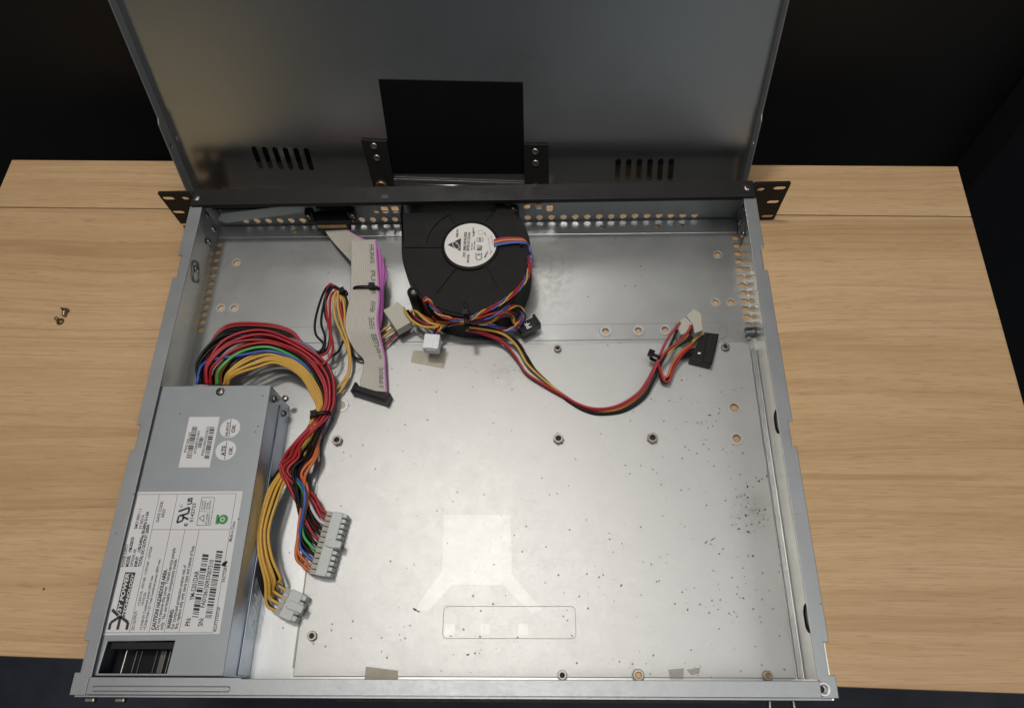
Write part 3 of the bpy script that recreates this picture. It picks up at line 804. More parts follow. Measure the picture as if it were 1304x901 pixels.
# right side seam flange and screws
MB().bx(xr+.0001, xr+.0008, .012, yb-.006, .0016, .0190).build('seam_flange', 'psu_lit', PS, bevel=.0003)
mmx = Matrix.Rotation(math.pi/2, 3, 'Y')
phillips((xr+.0002, yb-.0065, .0300), .0026, mmx, PS); phillips((xr+.0009, yb-.010, .012), .0024, mmx, PS)
MB().lathe([(.0001,0),(.0022,0),(.0022,.0025),(.0014,.003),(.0001,.003)], (xr+.003, yb-.001, .017), None, 14).build('stud', 'nickel', PS)
p = at(280, 498, 40); phillips((p.x, p.y, PZ), .0030, None, PS, 'nickel')
for (u, v) in ((334,503),(328,542),(325,549),(228,526)): 
    p = at(u, v, 40); MB().lathe([(.0005, 0), (.0004, .0001)], (p.x, p.y, PZ+.00005), None, 8).build('paint_chip', 'dark', PS)
# sticky film crumpled along the lower edge of the side
cf = MB(); rn = random.Random(3)
for i in range(9):
    y = .056 - i*.0026; x = xr + .0010
    cf.tube([(x+rn.uniform(0,.002), y+.004, .010+rn.uniform(0,.01)), (x+rn.uniform(.001,.003), y, .006+rn.uniform(0,.01)), (x+rn.uniform(0,.002), y-.002, .010)], .00022, 6)
cf.build('clear_film', 'cleartape', PS)

LZ = PZ*1000 + .1
def L7(x, y): return at(130 + x/4.622, 615 + y/4.622, LZ+.1)
def L6(x, y): return at(100 + x/4.096, 480 + y/4.096, LZ+.1)
def sticker(pts, name='label'):
    return plate(name, [tuple(p.xy) for p in pts], [], .0001, zplane(PZ+.00003), 'paper', PS)
big = sticker([L7(207,50), L7(828,45), L7(690,885), L7(5,893)])
INK = MB(); GI = MB(); WH = MB(); GR = MB()
zi = PZ + .00022
N = Vector((0, 0, 1))
def T(mb, s, a, b, hpx, F=L7, bold=0.02, shear=0.0, sc=4.622):
    p, q = F(*a), F(*b); p.z = q.z = zi
    put_text(mb, s, p, q, hpx/sc*.00049, N, bold, shear)
def Lq(mb, pts, wd, F=L7):
    for a, b in zip(pts[:-1], pts[1:]):
        p, q = F(*a), F(*b); p.z = q.z = zi
        d = (q-p).normalized(); n = N.cross(d)*wd/2
        vs = [mb.bm.verts.new(x) for x in (p-n, q-n, q+n, p+n)]; mb.bm.faces.new(vs)
def Q(mb, pts, F=L7, dz=0.0):
    vs = []
    for a in pts:
        p = F(*a); p.z = zi + dz; vs.append(mb.bm.verts.new(p))
    mb.bm.faces.new(vs)
lw = .00022
Lq(INK, [(210,66),(790,60),(652,878),(15,878),(210,66)], lw)
Lq(INK, [(338,66),(160,878)], lw); Lq(INK, [(445,64),(402,272)], lw)
Lq(INK, [(295,272),(755,272)], lw)
Lq(INK, [(402,272),(275,878)], lw); Lq(INK, [(488,272),(365,878)], lw); Lq(INK, [(572,272),(452,878)], lw)
rows = [("POWER SUPPLY",(130,490),(155,355),14), ("MODEL   :YM-5201D",(155,490),(190,315),15), ("OPTION: AR",(180,490),(203,385),14),
 ("INPUT    :100-240Vac 50-60Hz 3-1.5A",(204,490),(277,165),14), ("SMD1REV.1.1",(205,268),(233,150),14), ("3Y REV.A",(232,268),(250,185),14),
 ("TOTAL DC OUTPUT :200W",(228,490),(282,240),14), ("DATE CODE:",(333,228),(362,105),14), ("0937",(364,200),(376,150),14),

 ("DC OUTPUT:",(188,862),(210,750),13), ("+3.3V/17A  +5V/18A  +12V/16A  -12V/0.8A",(222,720),(297,370),12), ("+5V/0.5A",(243,720),(262,640),12),
 ("+3.3V&+5V Combined power:100W max.",(234,862),(303,540),12), ("+3.3V&+5V&+12V Total Combined power:180W max.",(256,862),(346,445),12),
 ("CAUTION! HAZARDOUS AREA.",(310,862),(384,505),17), ("Do not remove this cover. Trained service people",(332,862),(433,380),16), ("only.  No serviceable components inside.",(356,862),(443,445),16),
 ("WARNING:",(400,856),(423,740),17), ("For continued protection against risk of",(422,856),(497,480),16), ("fire, replace only with same type and ratings of fuse.",(444,856),(545,365),16),
 ("PN:",(515,838),(524,790),22), ("YM-5201DAR",(540,688),(572,515),22), ("SN:",(590,840),(599,790),22), ("FA01061S0937007510",(604,730),(658,450),21),
 ("6LL/IT27507GP",(670,872),(697,725),14), ("FACTORY",(722,580),(738,480),14), ("Made in China",(762,342),(785,225),14)]
for s, a, b, hp in rows:
    bold = .045 if s[:5] in ('MODEL','CAUTI','WARNI','TOTAL','INPUT') else .02
    T(INK, s, a, b, hp*1.2, L7, bold)
def barcode(F, a, b, wpx, seed, n=40, frac=1.0):
    r_ = random.Random(seed); t_ = 0.0
    tot = []
    while t_ < 1.0:
        w_ = r_.choice((1, 1, 2, 3))/n/2.0; g_ = r_.choice((1, 1, 2))/n/2.0
        tot.append((t_, min(1, t_+w_))); t_ += w_ + g_
    for s0, s1 in tot:
        p0 = (a[0]+(b[0]-a[0])*s0, a[1]+(b[1]-a[1])*s0); p1 = (a[0]+(b[0]-a[0])*s1, a[1]+(b[1]-a[1])*s1)
        Q(INK, [p0, (p0[0]+wpx, p0[1]+wpx*.10), (p1[0]+wpx, p1[1]+wpx*.10), p1], F)
barcode(L7, (530,785), (592,415), 36, 1, 34); barcode(L7, (606,790), (674,395), 38, 2, 50)
# maker's mark: black block with white lettering and the angular three and Y
def LG(x, y): return at(130 + x/10.02, 720 + y/10.01, LZ+.1)
Q(INK, [(180,570),(296,80),(428,82),(288,655)], LG)
def TW(s, a, b, hp):
    p, q = LG(*a), LG(*b); p.z = q.z = zi + .00006
    put_text(WH, s, p, q, hp/10.02*.00049, N, .03, .18)
TW("3Y POWER", (238,590), (354,92), 50); TW("TECHNOLOGY", (292,640), (416,95), 36)
for pl in ([(88,812),(108,725),(240,636)], [(196,812),(232,655)], [(312,812),(332,722),(232,640)], [(128,556),(206,632)]):
    Lq(INK, pl, .0017, LG)
# recognised component mark, approval box and green seal
def LU(x, y): return at(220 + x/14.49, 620 + y/14.48, LZ+.1)
Lq(INK, [(106,446),(308,374),(290,478),(150,524)], .00125, LU)
Lq(INK, [(78,655),(112,530),(196,505),(186,610),(78,655)], .00115, LU); Lq(INK, [(190,545),(290,592)], .0013, LU)
T(INK, "c", (268,716), (268,660), 80, LU, .06, 0, 14.49); T(INK, "US", (352,314), (366,188), 85, LU, .06, 0, 14.49); T(INK, "E142723", (372,636), (428,294), 62, LU, .02, 0, 14.49)
ring_r = [(155 + 30*math.cos(i*.6), 345 + 30*math.sin(i*.6)) for i in range(12)]
Lq(GI, ring_r, .00012, LU); T(GI, "R", (170,360), (172,330), 26, LU, .02, 0, 14.49)
Lq(INK, [(536,190),(775,190),(690,702),(440,702),(536,190)], .00028, LU); Lq(INK, [(488,442),(730,455)], .0002, LU)
Lq(INK, [(487,570),(580,510),(570,632),(487,570)], .0004, LU)
for i, s_ in enumerate(("DO NOT", "DEFEAT", "THE", "GROUND")): T(GI, s_, (550+i*46, 415), (572+i*46, 240 + 40*(i == 2)), 30, LU, .02, 0, 14.49)
for i, s_ in enumerate(("FUSE", "SAFETY")): T(GI, s_, (625+i*42, 680), (655+i*42, 480), 28, LU, .02, 0, 14.49)
def disc(mb, c, r, F=L7, n=24, dz=0.0, wob=0.0):
    ctr = F(*c); ctr.z = zi + dz
    vs = [mb.bm.verts.new((ctr.x + r*(1+wob*(i % 2))*math.cos(2*math.pi*i/n), ctr.y + r*(1+wob*(i % 2))*math.sin(2*math.pi*i/n), ctr.z)) for i in range(n)]
    mb.bm.faces.new(vs)
disc(GR, (930,592), .0030, LU, 32, .0, .05); Q(GR, [(785,680),(810,505),(860,505),(850,680)], LU)
disc(WH, (918,592), .0015, LU, 24, .00004); disc(GR, (918,592), .0009, LU, 24, .00008)
for pp in ((720,470),(712,478),(730,465),(722,480)): disc(INK, pp, .0010, L7, 7, .00003)
disc(INK, (803,211), .0005, L7, 7)
# the small label and the two round test stickers
small = sticker([L6(578,207), L6(736,207), L6(683,470), L6(521,470)])
IS = MB()
_I = INK; INK = IS
T(IS, "PWS-202-1H", (562,392), (588,288), 14, L6, .02, 0, 4.096); barcode(L6, (562,420), (594,257), 27, 5, 30)
T(IS, "672040101401", (612,398), (634,280), 13, L6, .02, 0, 4.096); barcode(L6, (620,366), (634,308), 20, 6, 14)
T(IS, "P20210937A27813", (652,408), (682,258), 13, L6, .02, 0, 4.096); barcode(L6, (655,424), (686,256), 25, 8, 30)
INK = _I
IS.build('printing', 'ink', small)
for ctr, words in (((790,266), (("HI-POT",(778,308),(790,232),15), ("OK",(815,288),(821,246),20))), ((768,381), (("ATE",(764,410),(772,356),24), ("OK",(800,404),(806,362),20)))):
    c_ = L6(*ctr)
    rs_ = plate('round_label', circ((c_.x, c_.y), .0067, 36), [], .0001, zplane(PZ+.00003), 'paper', PS)
    k = MB()
    for s, a, b, hp in words: T(k, s, a, b, hp, L6, .03, 0, 4.096)
    Lq(k, [(ctr[0]+6, ctr[1]-46), (ctr[0]-6, ctr[1]+48)], .0004, L6)
    k.build('printing', 'ink', rs_)
INK.build('printing', 'ink', big); GI.build('fine_printing', 'greyink', big); WH.build('white_lettering', 'white_ink', big); GR.build('green_seal', 'green_ink', big)

# ================================================================== blower fan
FZT = 0.0345
fcx, fcy = at(597, 312, 36).xy
FAN = thing('blower_fan', 'round black centrifugal blower with pale hub sticker at the front wall', 'fan', (fcx, fcy, FZ+.002))
out_px = [(511,256),(511,290),(511,322),(516,345),(524,362),(533,376),(548,389),(566,397),(585,401.5),(603,402),(622,399),(640,392),(655,379),(667,360),(674,340),(676,318),(673,298),(665,281),(654,268),(642,259),(632,256)]
outl = [at(u, v, 36).xy for u, v in out_px]
sm = [tuple(p.xy) for p in cr([Vector((*p, 0)) for p in outl], 4)]
sm = [p for p in sm] + [(outl[-1].x, .3395), (outl[0].x, .3395)]
hs = MB().prism(sm, FZ+.0025, FZT)
hs.build('housing', 'plastic', FAN, bevel=.0008, seg=2)
# cover plate with real grooves
def fpx(*pts): return [at(u, v, 37).xy for u, v in pts]
grooves = []
def gl(pts, wd=.0007): grooves.append(stroke([tuple(p) for p in pts], wd*1.5))
def arc(c, r, a0, a1, n=18): return [(c[0] + r*math.cos(math.radians(a0+(a1-a0)*i/n)), c[1] + r*math.sin(math.radians(a0+(a1-a0)*i/n))) for i in range(n+1)]
hc = at(599, 311, 37).xy
def ang(u, v): p = at(u, v, 37).xy; return math.degrees(math.atan2(p.y-hc.y, p.x-hc.x)), (p-hc).length
for (u0, v0, u1, v1) in ((514,314,561,314), (580,341,556,372), (619,339,634,366), (618,281,632,266)):
    gl(fpx((u0, v0), (u1, v1)))
gl(arc(hc, ang(543,308)[1], 118, 178))
gl(fpx((571,273),(579,284))); gl(arc(hc, ang(615,262)[1], 74, 112)); 
gl(arc(hc, ang(563,322)[1], 205, 298, 20), .0006)
cov = [(hc.x + (p[0]-hc.x)*.965, hc.y + (p[1]-hc.y)*.965) for p in sm]
cov = cov[:-2] + [(cov[-2][0], .3385), (cov[-1][0], .3385)]
plate('cover', cov, grooves, .0009, zplane(FZT+.00005), 'plastic', FAN, bevel=.0002)
rh = ang(632, 308)[1]
MB().lathe([(rh*1.13, 0), (rh*1.12, .0006), (rh*1.05, .0010), (.0001, .0010)], (hc.x, hc.y, FZT+.0009), None, 48).build('hub', 'plastic', FAN)
lab = MB(); lab.lathe([(rh, 0), (rh, .0001)], (hc.x, hc.y, FZT+.00192), None, 48); LB = lab.build('hub_label', 'silver', FAN)
zi = FZT + .0021; zh = zi*1000
def LF(x, y): return at(560 + x/11.26, 270 + y/11.26, zh)
FI = MB()
Q(FI, [(112,468),(305,373),(298,560)], LF)
FW = MB()
Lq2 = []
def ringstroke(mb, c, rx, ry, a, wd, dz, F, n=20):
    pts = [(c[0] + rx*math.cos(2*math.pi*i/n)*math.cos(a) - ry*math.sin(2*math.pi*i/n)*math.sin(a), c[1] + rx*math.cos(2*math.pi*i/n)*math.sin(a) + ry*math.sin(2*math.pi*i/n)*math.cos(a)) for i in range(n+1)]
    for u_, v_ in zip(pts[:-1], pts[1:]):
        p, q = F(*u_), F(*v_); p.z = q.z = zi + dz
        d = (q-p).normalized(); nn = N.cross(d)*wd/2
        mb.bm.faces.new([mb.bm.verts.new(x) for x in (p-nn, q-nn, q+nn, p+nn)])
ringstroke(FW, (232,478), 62, 34, .9, .00045, .00006, LF); disc(FW, (245,447), .0008, LF, 12, .00006)
def TF(s, a, b, hp, bold=.04): T(FI, s, a, b, hp*1.25, LF, bold, 0, 11.26)
TF("DC BRUSHLESS", (365,640), (388,285), 34); TF("MODEL", (416,725), (425,600), 26); TF("BFB1012HH", (420,555), (445,290), 38, .03)
TF("DC12V", (465,545), (475,440), 18); TF("2.40A", (487,355), (490,215), 18); TF("P/N: F00", (505,540), (512,415), 18); TF("HH", (500,330), (506,275), 18)
TF("DELTA", (262,360), (266,240), 24, .06)
TF("CE", (606,690), (606,580), 90, .0); TF("RU", (600,550), (604,480), 62, .05)
ringstroke(FI, (577,395), 46, 32, 0, .0004, 0, LF); TF("SP", (592,415), (594,372), 30)
ringstroke(FI, (585,288), 38, 30, 0, .0002, 0, LF)
TF("REV 00", (668,330), (650,290), 18); TF("THERMAL", (770,470), (745,330), 16, 0); TF("MADE IN", (655,655), (700,570), 26); TF("CHINA", (730,610), (755,555), 18, 0); TF("AUTO RESTART", (735,560), (700,350), 14, 0)
FI.build('printing', 'ink', LB); FW.build('emblem_swirl', 'white_ink', LB)
# screw bosses
for (u, v, r) in ((526, 370, .0046), (653.5, 264, .0042)):
    p = at(u, v, 36)
    b = MB().lathe([(r, 0), (r, .0315), (r*.9, .0325), (r*.55, .0325), (r*.5, .030), (.0002, .030)], (p.x, p.y, FZ+.0025), None, 22).build('screw_boss', 'plastic', FAN)
    MB().lathe([(r*.47, 0), (r*.47, .0008), (r*.25, .0010), (r*.2, .0003), (.0002, .0003)], (p.x, p.y, FZ+.0326), None, 16).build('screw', 'nickel', b)
p0 = at(540, 398, 10); MB().lathe([(.006, 0), (.006, .006), (.004, .007)], (p0.x-.004, p0.y+.012, FZ+.0022)).build('foot', 'plastic', FAN)
MB().bx(at(664,306,37).x-.0012, at(664,306,37).x+.0012, at(664,313,37).y, at(664,302,37).y, FZT+.0005, FZT+.0030).build('wire_clip', 'plastic', FAN)

def twist(center, cols, parent, r=.00064, rad=.0010, turns=6, phase=0.0, sub=8):
    c = cr(center, sub); n = len(c)
    nw = len(cols)
    res = []
    for k, mt in enumerate(cols):
        pts = []
        for i, p in enumerate(c):
            t_ = (c[min(i+1, n-1)] - c[max(i-1, 0)]).normalized()
            side_ = t_.cross(Vector((0, 0, 1)))
            if side_.length < 1e-3: side_ = Vector((1, 0, 0))
            side_.normalize(); upv = side_.cross(t_)
            a = phase + 2*math.pi*(k/nw + turns*i/n)
            pts.append(p + side_*rad*math.cos(a) + upv*rad*.7*math.sin(a))
        res.append(MB().tube(pts, r, 8).build('wire', mt, parent))
    return res
def dist_poly(x, y, poly):
    best = 9.0; ins = False; j = len(poly)-1
    for i in range(len(poly)):
        (xi, yi), (xj, yj) = poly[i], poly[j]
        if (yi > y) != (yj > y) and x < (xj-xi)*(y-yi)/(yj-yi) + xi: ins = not ins
        dx, dy = xj-xi, yj-yi; L = dx*dx+dy*dy
        t_ = max(0, min(1, ((x-xi)*dx + (y-yi)*dy)/L)) if L else 0
        best = min(best, math.hypot(x-xi-t_*dx, y-yi-t_*dy)); j = i
    return -best if ins else best
def pf(*pts, d=.0020):
    out = []
    for u, v, z in pts:
        zz = 44.0
        while zz > z:
            p = at(u, v, zz-.4)
            if p.z < FZT + .002 and dist_poly(p.x, p.y, sm) < d: break
            zz -= .4
        out.append(at(u, v, max(zz, z)))
    return out
# fan lead: four wires out of the hub, over the rim, down the side to the tie
four = ('red', 'blue', 'yellow', 'black')
for k, (mt, dv) in enumerate((('red', -3.4), ('red', -1.9), ('yellow', -.4), ('red', 1.1), ('blue', 3.0), ('blue', 4.6))):
    wire(px((629, 309+dv, 37), (640, 306.5+dv, 37.5), (655, 305.5+dv*.8, 37.6), (667, 306.5+dv*.7, 37.2), (672.5+dv*.5, 313+dv*.3, 34.5), (673.5+dv*.6, 330, 33.5)), mt, FAN, .00062)
twist(pf((674,326,33.5), (674.5,342,32), (669,356,31), (658,370,30), (645,381,29), (628,391,27), (612,399,24), (598,406,22)), ('red','blue','yellow','red'), FAN, .00064, .00120, 3.2)
twist(pf((598,407,20), (620,404,20), (640,396,22), (653,390,23), (663,393,22), (667,403,20), (662,411,18), (655,416,16)), ('yellow','red','blue','black'), FAN, .00062, .0012, 2.2, 1.0)
twist(pf((598,410,18), (625,408,19), (640,401,20), (652,403,18), (656,413,16), (662,417,15)), ('red','yellow','red','purple'), FAN, .00062, .0012, 2.2, 2.0)
twist(pf((600,410,15), (622,413,16), (642,419,16), (658,418,14)), ('purple','blue','white','red'), FAN, .0006, .0011, 2.2, 0.3)
wire(pf((622,412,17), (632,403,19), (643,398,20), (652,401,19), (655,411,17)), 'yellow', FAN, .0008)
wire(pf((606,406,19), (628,399,22), (645,396,23), (658,400,21)), 'red', FAN, .0008)
# lead to the left with the looped end and the white plug
twist(pf((594,408,20), (578,407,21), (563,402,22), (553,393,23), (546,383,24), (541,381,24)), ('blue','yellow','red'), FAN, .00062, .0011, 2.2, .5)
wire(pf((565,403,22), (553,391,24), (545,380,25), (541,379,26), (540,384,25), (547,397,23), (556,409,20)), 'red', FAN, .0008)
wire(pf((541,384,24), (546,394,22), (552,405,20), (556,411,19)), 'black', FAN, .0009)
twist(pf((594,410,19), (578,411,20), (565,415,20), (557,420,20), (551,428,20)), ('red','yellow','blue','black'), FAN, .00062, .0012, 1.6, .9)
def obox(pxc, z0, z1, L, W, ang_, name, mat, parent, bevel=.0005, label=None):
    c_ = at(*pxc, z1)
    m_ = MB().box((c_.x, c_.y, (z0+z1)/2000), (L, W, (z1-z0)/1000), rz(ang_))
    return m_.build(name, mat, parent, label, bevel=bevel), c_
J, jc = obox((549,434), 13, 21.5, .0112, .0118, -.09, 'plug', 'jst', FAN)
jm = MB(); 
jm.box((jc.x+.0052, jc.y-.001, .0175), (.0012, .0098, .0086), rz(-.09)); jm.box((jc.x, jc.y-.0055, .0165), (.008, .0016, .006), rz(-.09))
jm.box((jc.x-.001, jc.y-.002, .0217), (.0055, .0070, .0005), rz(-.09))
jm.build('latch', 'jst', J, bevel=.0003)
B, bc = obox((673,413), 8, 15, .0158, .0078, .52, 'plug', 'gloss', FAN)
bmb = MB(); bmb.box(Vector((bc.x, bc.y, .0115)) + rz(.52) @ Vector((.0074, .0008, 0)), (.002, .0098, .0076), rz(.52)); bmb.box(Vector((bc.x, bc.y, .0115)) + rz(.52) @ Vector((-.002, .0042, -.001)), (.011, .0016, .004), rz(.52)); bmb.build('rim', 'gloss', B, bevel=.0003)
pt = MB(); q0 = at(671, 422, 15.2); q0.z = .01512
dv_ = rz(.52) @ Vector((0, 1, 0))
a_ = Vector((bc.x, bc.y, .01512)) + rz(.52) @ Vector((.0010, -.0030, 0))
put_text(pt, "PF", a_, a_ + rz(.52) @ Vector((0.0001, .0052, 0)), .0036, N, .03); pt.build('printing', 'white_ink', B)

# ================================================================== cable ties helper
def tie(c, along, w_, h_, parent, tail=None, head=(0, 0), bw=.0024):
    """a strap round a bundle: c centre, along = direction of the bundle"""
    al = Vector(along).normalized(); sd = al.cross(Vector((0, 0, 1))).normalized(); up = sd.cross(al)
    ring = MB(); n = 26; rs = []
    for i in range(n):
        a = 2*math.pi*i/n
        ca, sa = math.cos(a), math.sin(a)
        ca = math.copysign(abs(ca)**.7, ca); sa = math.copysign(abs(sa)**.7, sa)
        ri = Vector(c) + sd*ca*w_ + up*sa*h_; ro = Vector(c) + sd*ca*(w_+.0008) + up*sa*(h_+.0008)
        rs.append([ring.bm.verts.new(x) for x in (ri-al*bw/2, ri+al*bw/2, ro+al*bw/2, ro-al*bw/2)])
    for i in range(n):
        A, B_ = rs[i], rs[(i+1) % n]
        for k in range(4): ring.bm.faces.new((A[k], A[(k+1) % 4], B_[(k+1) % 4], B_[k])).smooth = True
    hpos = Vector(c) + sd*head[0] + up*(h_ + .0014)
    mm = Matrix((al, sd, up)).transposed()
    ring.box(hpos, (.0044, .0042, .0036), mm)
    if tail is not None:
        ring.tube([hpos, hpos + Vector(tail)], .0011, 6, .5)
    return ring.build('cable_tie', 'gloss', parent)

# ================================================================== main harness of the power supply
HA = thing('power_harness', 'thick bundle of coloured wires from the power supply ending in two white plugs', 'cable', tuple(at(405, 560, 2)))
S = [(246,489,291,489,24), (252,458,302,479,27), (284,427,328,468,27), (336,421,352,462,25), (388,437,381,478,22), (419,465,397,503,17), (427,497,404,519,14), (421,529,397,529,13)]
Tn = [(408,560,372,564,15), (407,580,360,582,18), (394,604,356,600,20), (398,628,360,628,20)]
def st_pt(stn, s, dz):
    return at(stn[0] + (stn[2]-stn[0])*s, stn[1] + (stn[3]-stn[1])*s, max(stn[4] + dz, 2.6))
rw_ = random.Random(11)
# 24-way plug geometry
c0 = at(431, 652, 12); c1 = at(408, 733, 12)
dc = Vector((c1.x-c0.x, c1.y-c0.y, 0)); Lc = dc.length; dc.normalize(); pc = Vector((dc.y, -dc.x, 0))   # pc: towards the wires (left)
if pc.x > 0: pc = -pc
def plug(c0, dc, pc, L, n, parent, body_w, zc, rows_=2):
    ctr = Vector((c0.x, c0.y, 0)) + dc*L/2; ctr.z = zc
    mm = Matrix((dc, -pc, Vector((0, 0, 1)))).transposed()
    hgt = .0092
    b = MB().box(ctr, (L, body_w, hgt), mm).build('plug', 'nylon', parent, bevel=.0005)
    k = MB()
    for i in range(n):
        for r_ in range(2):
            k.box(ctr + dc*(-L/2 + L*(i+.5)/n) - pc*(body_w/2 + .0013) + Vector((0, 0, (r_-.5)*.0044)), (L/n*.74, .0030, .0036), mm)
    k.build('plug_tips', 'nylon', b, bevel=.0004)
    cav = MB()
    for i in range(n):
        cav.box(ctr + dc*(-L/2 + L*(i+.5)/n) + pc*(body_w/2 + .0019) + Vector((0, 0, .0021)), (L/n*.80, .0040, .0034), mm)
        cav.box(ctr + dc*(-L/2 + L*(i+.5)/n) + pc*(body_w/2 + .0026) + Vector((0, 0, -.0022)), (L/n*.80, .0054, .0034), mm)
    cav.build('wire_cavities', 'nylon_tan', b)
    lt = MB()
    lt.box(ctr + Vector((0, 0, hgt/2+.0013)) - pc*.0028, (.0052, body_w*.9, .0010), mm); lt.box(ctr + Vector((0, 0, hgt/2+.0008)) - pc*(body_w/2+.0028), (.0046, .004, .0022), mm)
    lt.box(ctr + Vector((0, 0, hgt/2+.0007)) + pc*.001, (.004, .003, .0016), mm)
    lt.build('latch', 'nylon', b, bevel=.0004)
    return ctr
BWID = .0074
ctr24 = plug(c0, dc, pc, Lc, 12, HA, BWID, .0085)
def slotpos(i, row): 
    return ctr24 + dc*(-Lc/2 + Lc*(i+.5)/12) + pc*(BWID/2 + .0036) + Vector((0, 0, .0022 if row else -.0022))
W24 = [  # colour, s at arc stations, dz, s after the tie, slot, row
 ('red',   [.30,.20,.10,.02,.10,.08,.10,.10], 3, [.62,.55,.75,.95], 0, 1),
 ('red',   [.36,.28,.22,.12,.22,.22,.25,.30], 4, [.70,.70,.85,.80], 1, 1),
 ('white', [.22,.12,.06,.16,.14,.05,.05,.06], 0, [.10,.12,.30,.80], 2, 1),
 ('black', [.12,.05,.04,.18,.16,.14,.16,.20], 1, [.20,.30,.60,.72], 3, 1),
 ('black', [.16,.10,.14,.24,.30,.30,.32,.36], 2, [.30,.40,.52,.62], 4, 1),
 ('red',   [.33,.30,.28,.30,.36,.42,.45,.52], 3, [.78,.86,.97,.45], 4, 0),
 ('red',   [.42,.40,.36,.36,.42,.50,.52,.62], 2, [.90,.97,.92,.30], 5, 1),
 ('black', [.20,.22,.26,.34,.40,.46,.48,.50], 0, [.40,.50,.44,.48], 6, 1),
 ('green', [.62,.60,.56,.52,.56,.60,.62,.55], 2, [.55,.62,.62,.30], 7, 1),
 ('black', [.28,.34,.38,.44,.50,.56,.58,.46], -1, [.35,.38,.36,.38], 8, 1),
 ('blue',  [.02,.22,.56,.62,.62,.62,.60,.50], 3, [.44,.55,.52,.22], 9, 1),
 ('orange',[.70,.62,.50,.46,.46,.34,.30,.22], -2, [.05,.04,.16,.30], 10, 1),
 ('orange',[.66,.58,.44,.40,.38,.28,.24,.16], -3, [.14,.16,.24,.22], 11, 1),
 ('orange',[.60,.52,.40,.32,.30,.22,.20,.12], -4, [.24,.25,.30,.18], 11, 0),
 ('purple',[.26,.20,.14,.08,.06,.02,.00,.02], -1, [.02,.08,.18,.70], 2, 0),
 ('black', [.08,.02,.02,.10,.08,.16,.18,.14], -4, [.06,.06,.10,.55], 5, 0),
 ('black', [.46,.40,.32,.28,.32,.36,.38,.40], -3, [.50,.44,.40,.55], 7, 0),
 ('red',   [.38,.34,.20,.22,.18,.12,.14,.24], -2, [.60,.66,.66,.66], 3, 0),
 ('black', [.18,.16,.18,.14,.20,.20,.22,.28], -6, [.66,.76,.80,.40], 8, 0),
 ('black', [.50,.48,.46,.50,.52,.54,.54,.58], -5, [.72,.80,.70,.30], 9, 0)]
for mt, sa, dz, sb, sl, row in W24:
    deep = lambda i: -5.0 if (mt in ('green', 'blue', 'white', 'purple') and i >= (4 if mt != 'purple' else 8)) else (-3.0 if mt in ('white',) else 0.0)
    pts = [st_pt(S[i], sa[i] + rw_.uniform(-.05, .05)*(1 if 0 < i < 7 else .3), (dz + rw_.uniform(-1.2, 1.2))*(0.8 if i < 6 else .45) + deep(i)) for i in range(8)]
    pts[0] += Vector((0, .0012, -.003))
    pts += [st_pt(Tn[i], sb[i] + rw_.uniform(-.05, .05), (dz + rw_.uniform(-1.5, 1.5))*.7 + (deep(8) if i < 3 else 0)) for i in range(4)]
    e = slotpos(sl, row)
    if sl < 6: pts.pop()
    pts += [e + pc*.0125 - dc*.0105 + Vector((0, 0, .003)), e + pc*.0050 - dc*.0022 + Vector((0, 0, .0006)), e]
    wire(pts, mt, HA)
# 8-way plug with yellow and black wires
d0 = at(383, 754, 12); d1 = at(366, 789, 12)
d8 = Vector((d1.x-d0.x, d1.y-d0.y, 0)); L8 = d8.length; d8.normalize(); p8 = Vector((d8.y, -d8.x, 0))
if p8.x > 0: p8 = -p8
d0 = d0 + p8*.002
ctr8 = plug(d0, d8, p8, L8, 4, HA, .0085, .0085)
Y8 = [(404,553,392,553,13), (390,575,376,575,14), (366,606,354,606,17), (354,634,341,628,20), (342,676,330,670,21), (346,709,330,704,20), (357,736,338,740,16)]
Wy = [('yellow', [.86,.92,.98,.99,.97,.98,.98,.98], 1, 1.0, 3, 1), ('yellow', [.80,.84,.88,.91,.92,.92,.90,.90], 2, .78, 2, 1),
      ('yellow', [.92,.88,.86,.83,.84,.83,.82,.80], 2, .40, 1, 1), ('yellow', [.88,.80,.76,.75,.76,.76,.74,.72], 1, .0, 0, 1),
      ('yellow', [.82,.78,.70,.68,.70,.70,.68,.66], -1, .6, 2, 0), ('black', [.72,.70,.72,.76,.82,.88,.90,.86], -5, 1.35, 3, 0),
      ('black', [.76,.74,.66,.62,.66,.70,.70,.70], -6, 1.2, 2, 0), ('black', [.68,.64,.60,.58,.60,.62,.62,.60], -7, .5, 1, 0), ('black', [.64,.60,.52,.56,.56,.58,.58,.54], -7, .2, 0, 0)]
for mt, sa, dz, s8, sl, row in Wy:
    pts = [st_pt(S[i], sa[i] + rw_.uniform(-.008, .008), dz*(0.8 if i < 6 else .45)) for i in range(8)]
    pts[0] += Vector((0, .0012, -.003))
    pts += [st_pt(q, s8, (dz if dz > 0 else dz*.5)) for q in Y8]
    e = ctr8 + d8*(-L8/2 + L8*(sl+.5)/4) + p8*(.0085/2+.0036) + Vector((0, 0, .0022 if row else -.0022))
    pts += [e + p8*.006 + Vector((-.0005, .002, .0015)), e]
    wire(pts, mt, HA)
tc = at(409, 530, 13)
tie((tc.x, tc.y, .0125), (.25, -1, 0), .0068, .0060, HA, None, (.003, 0))

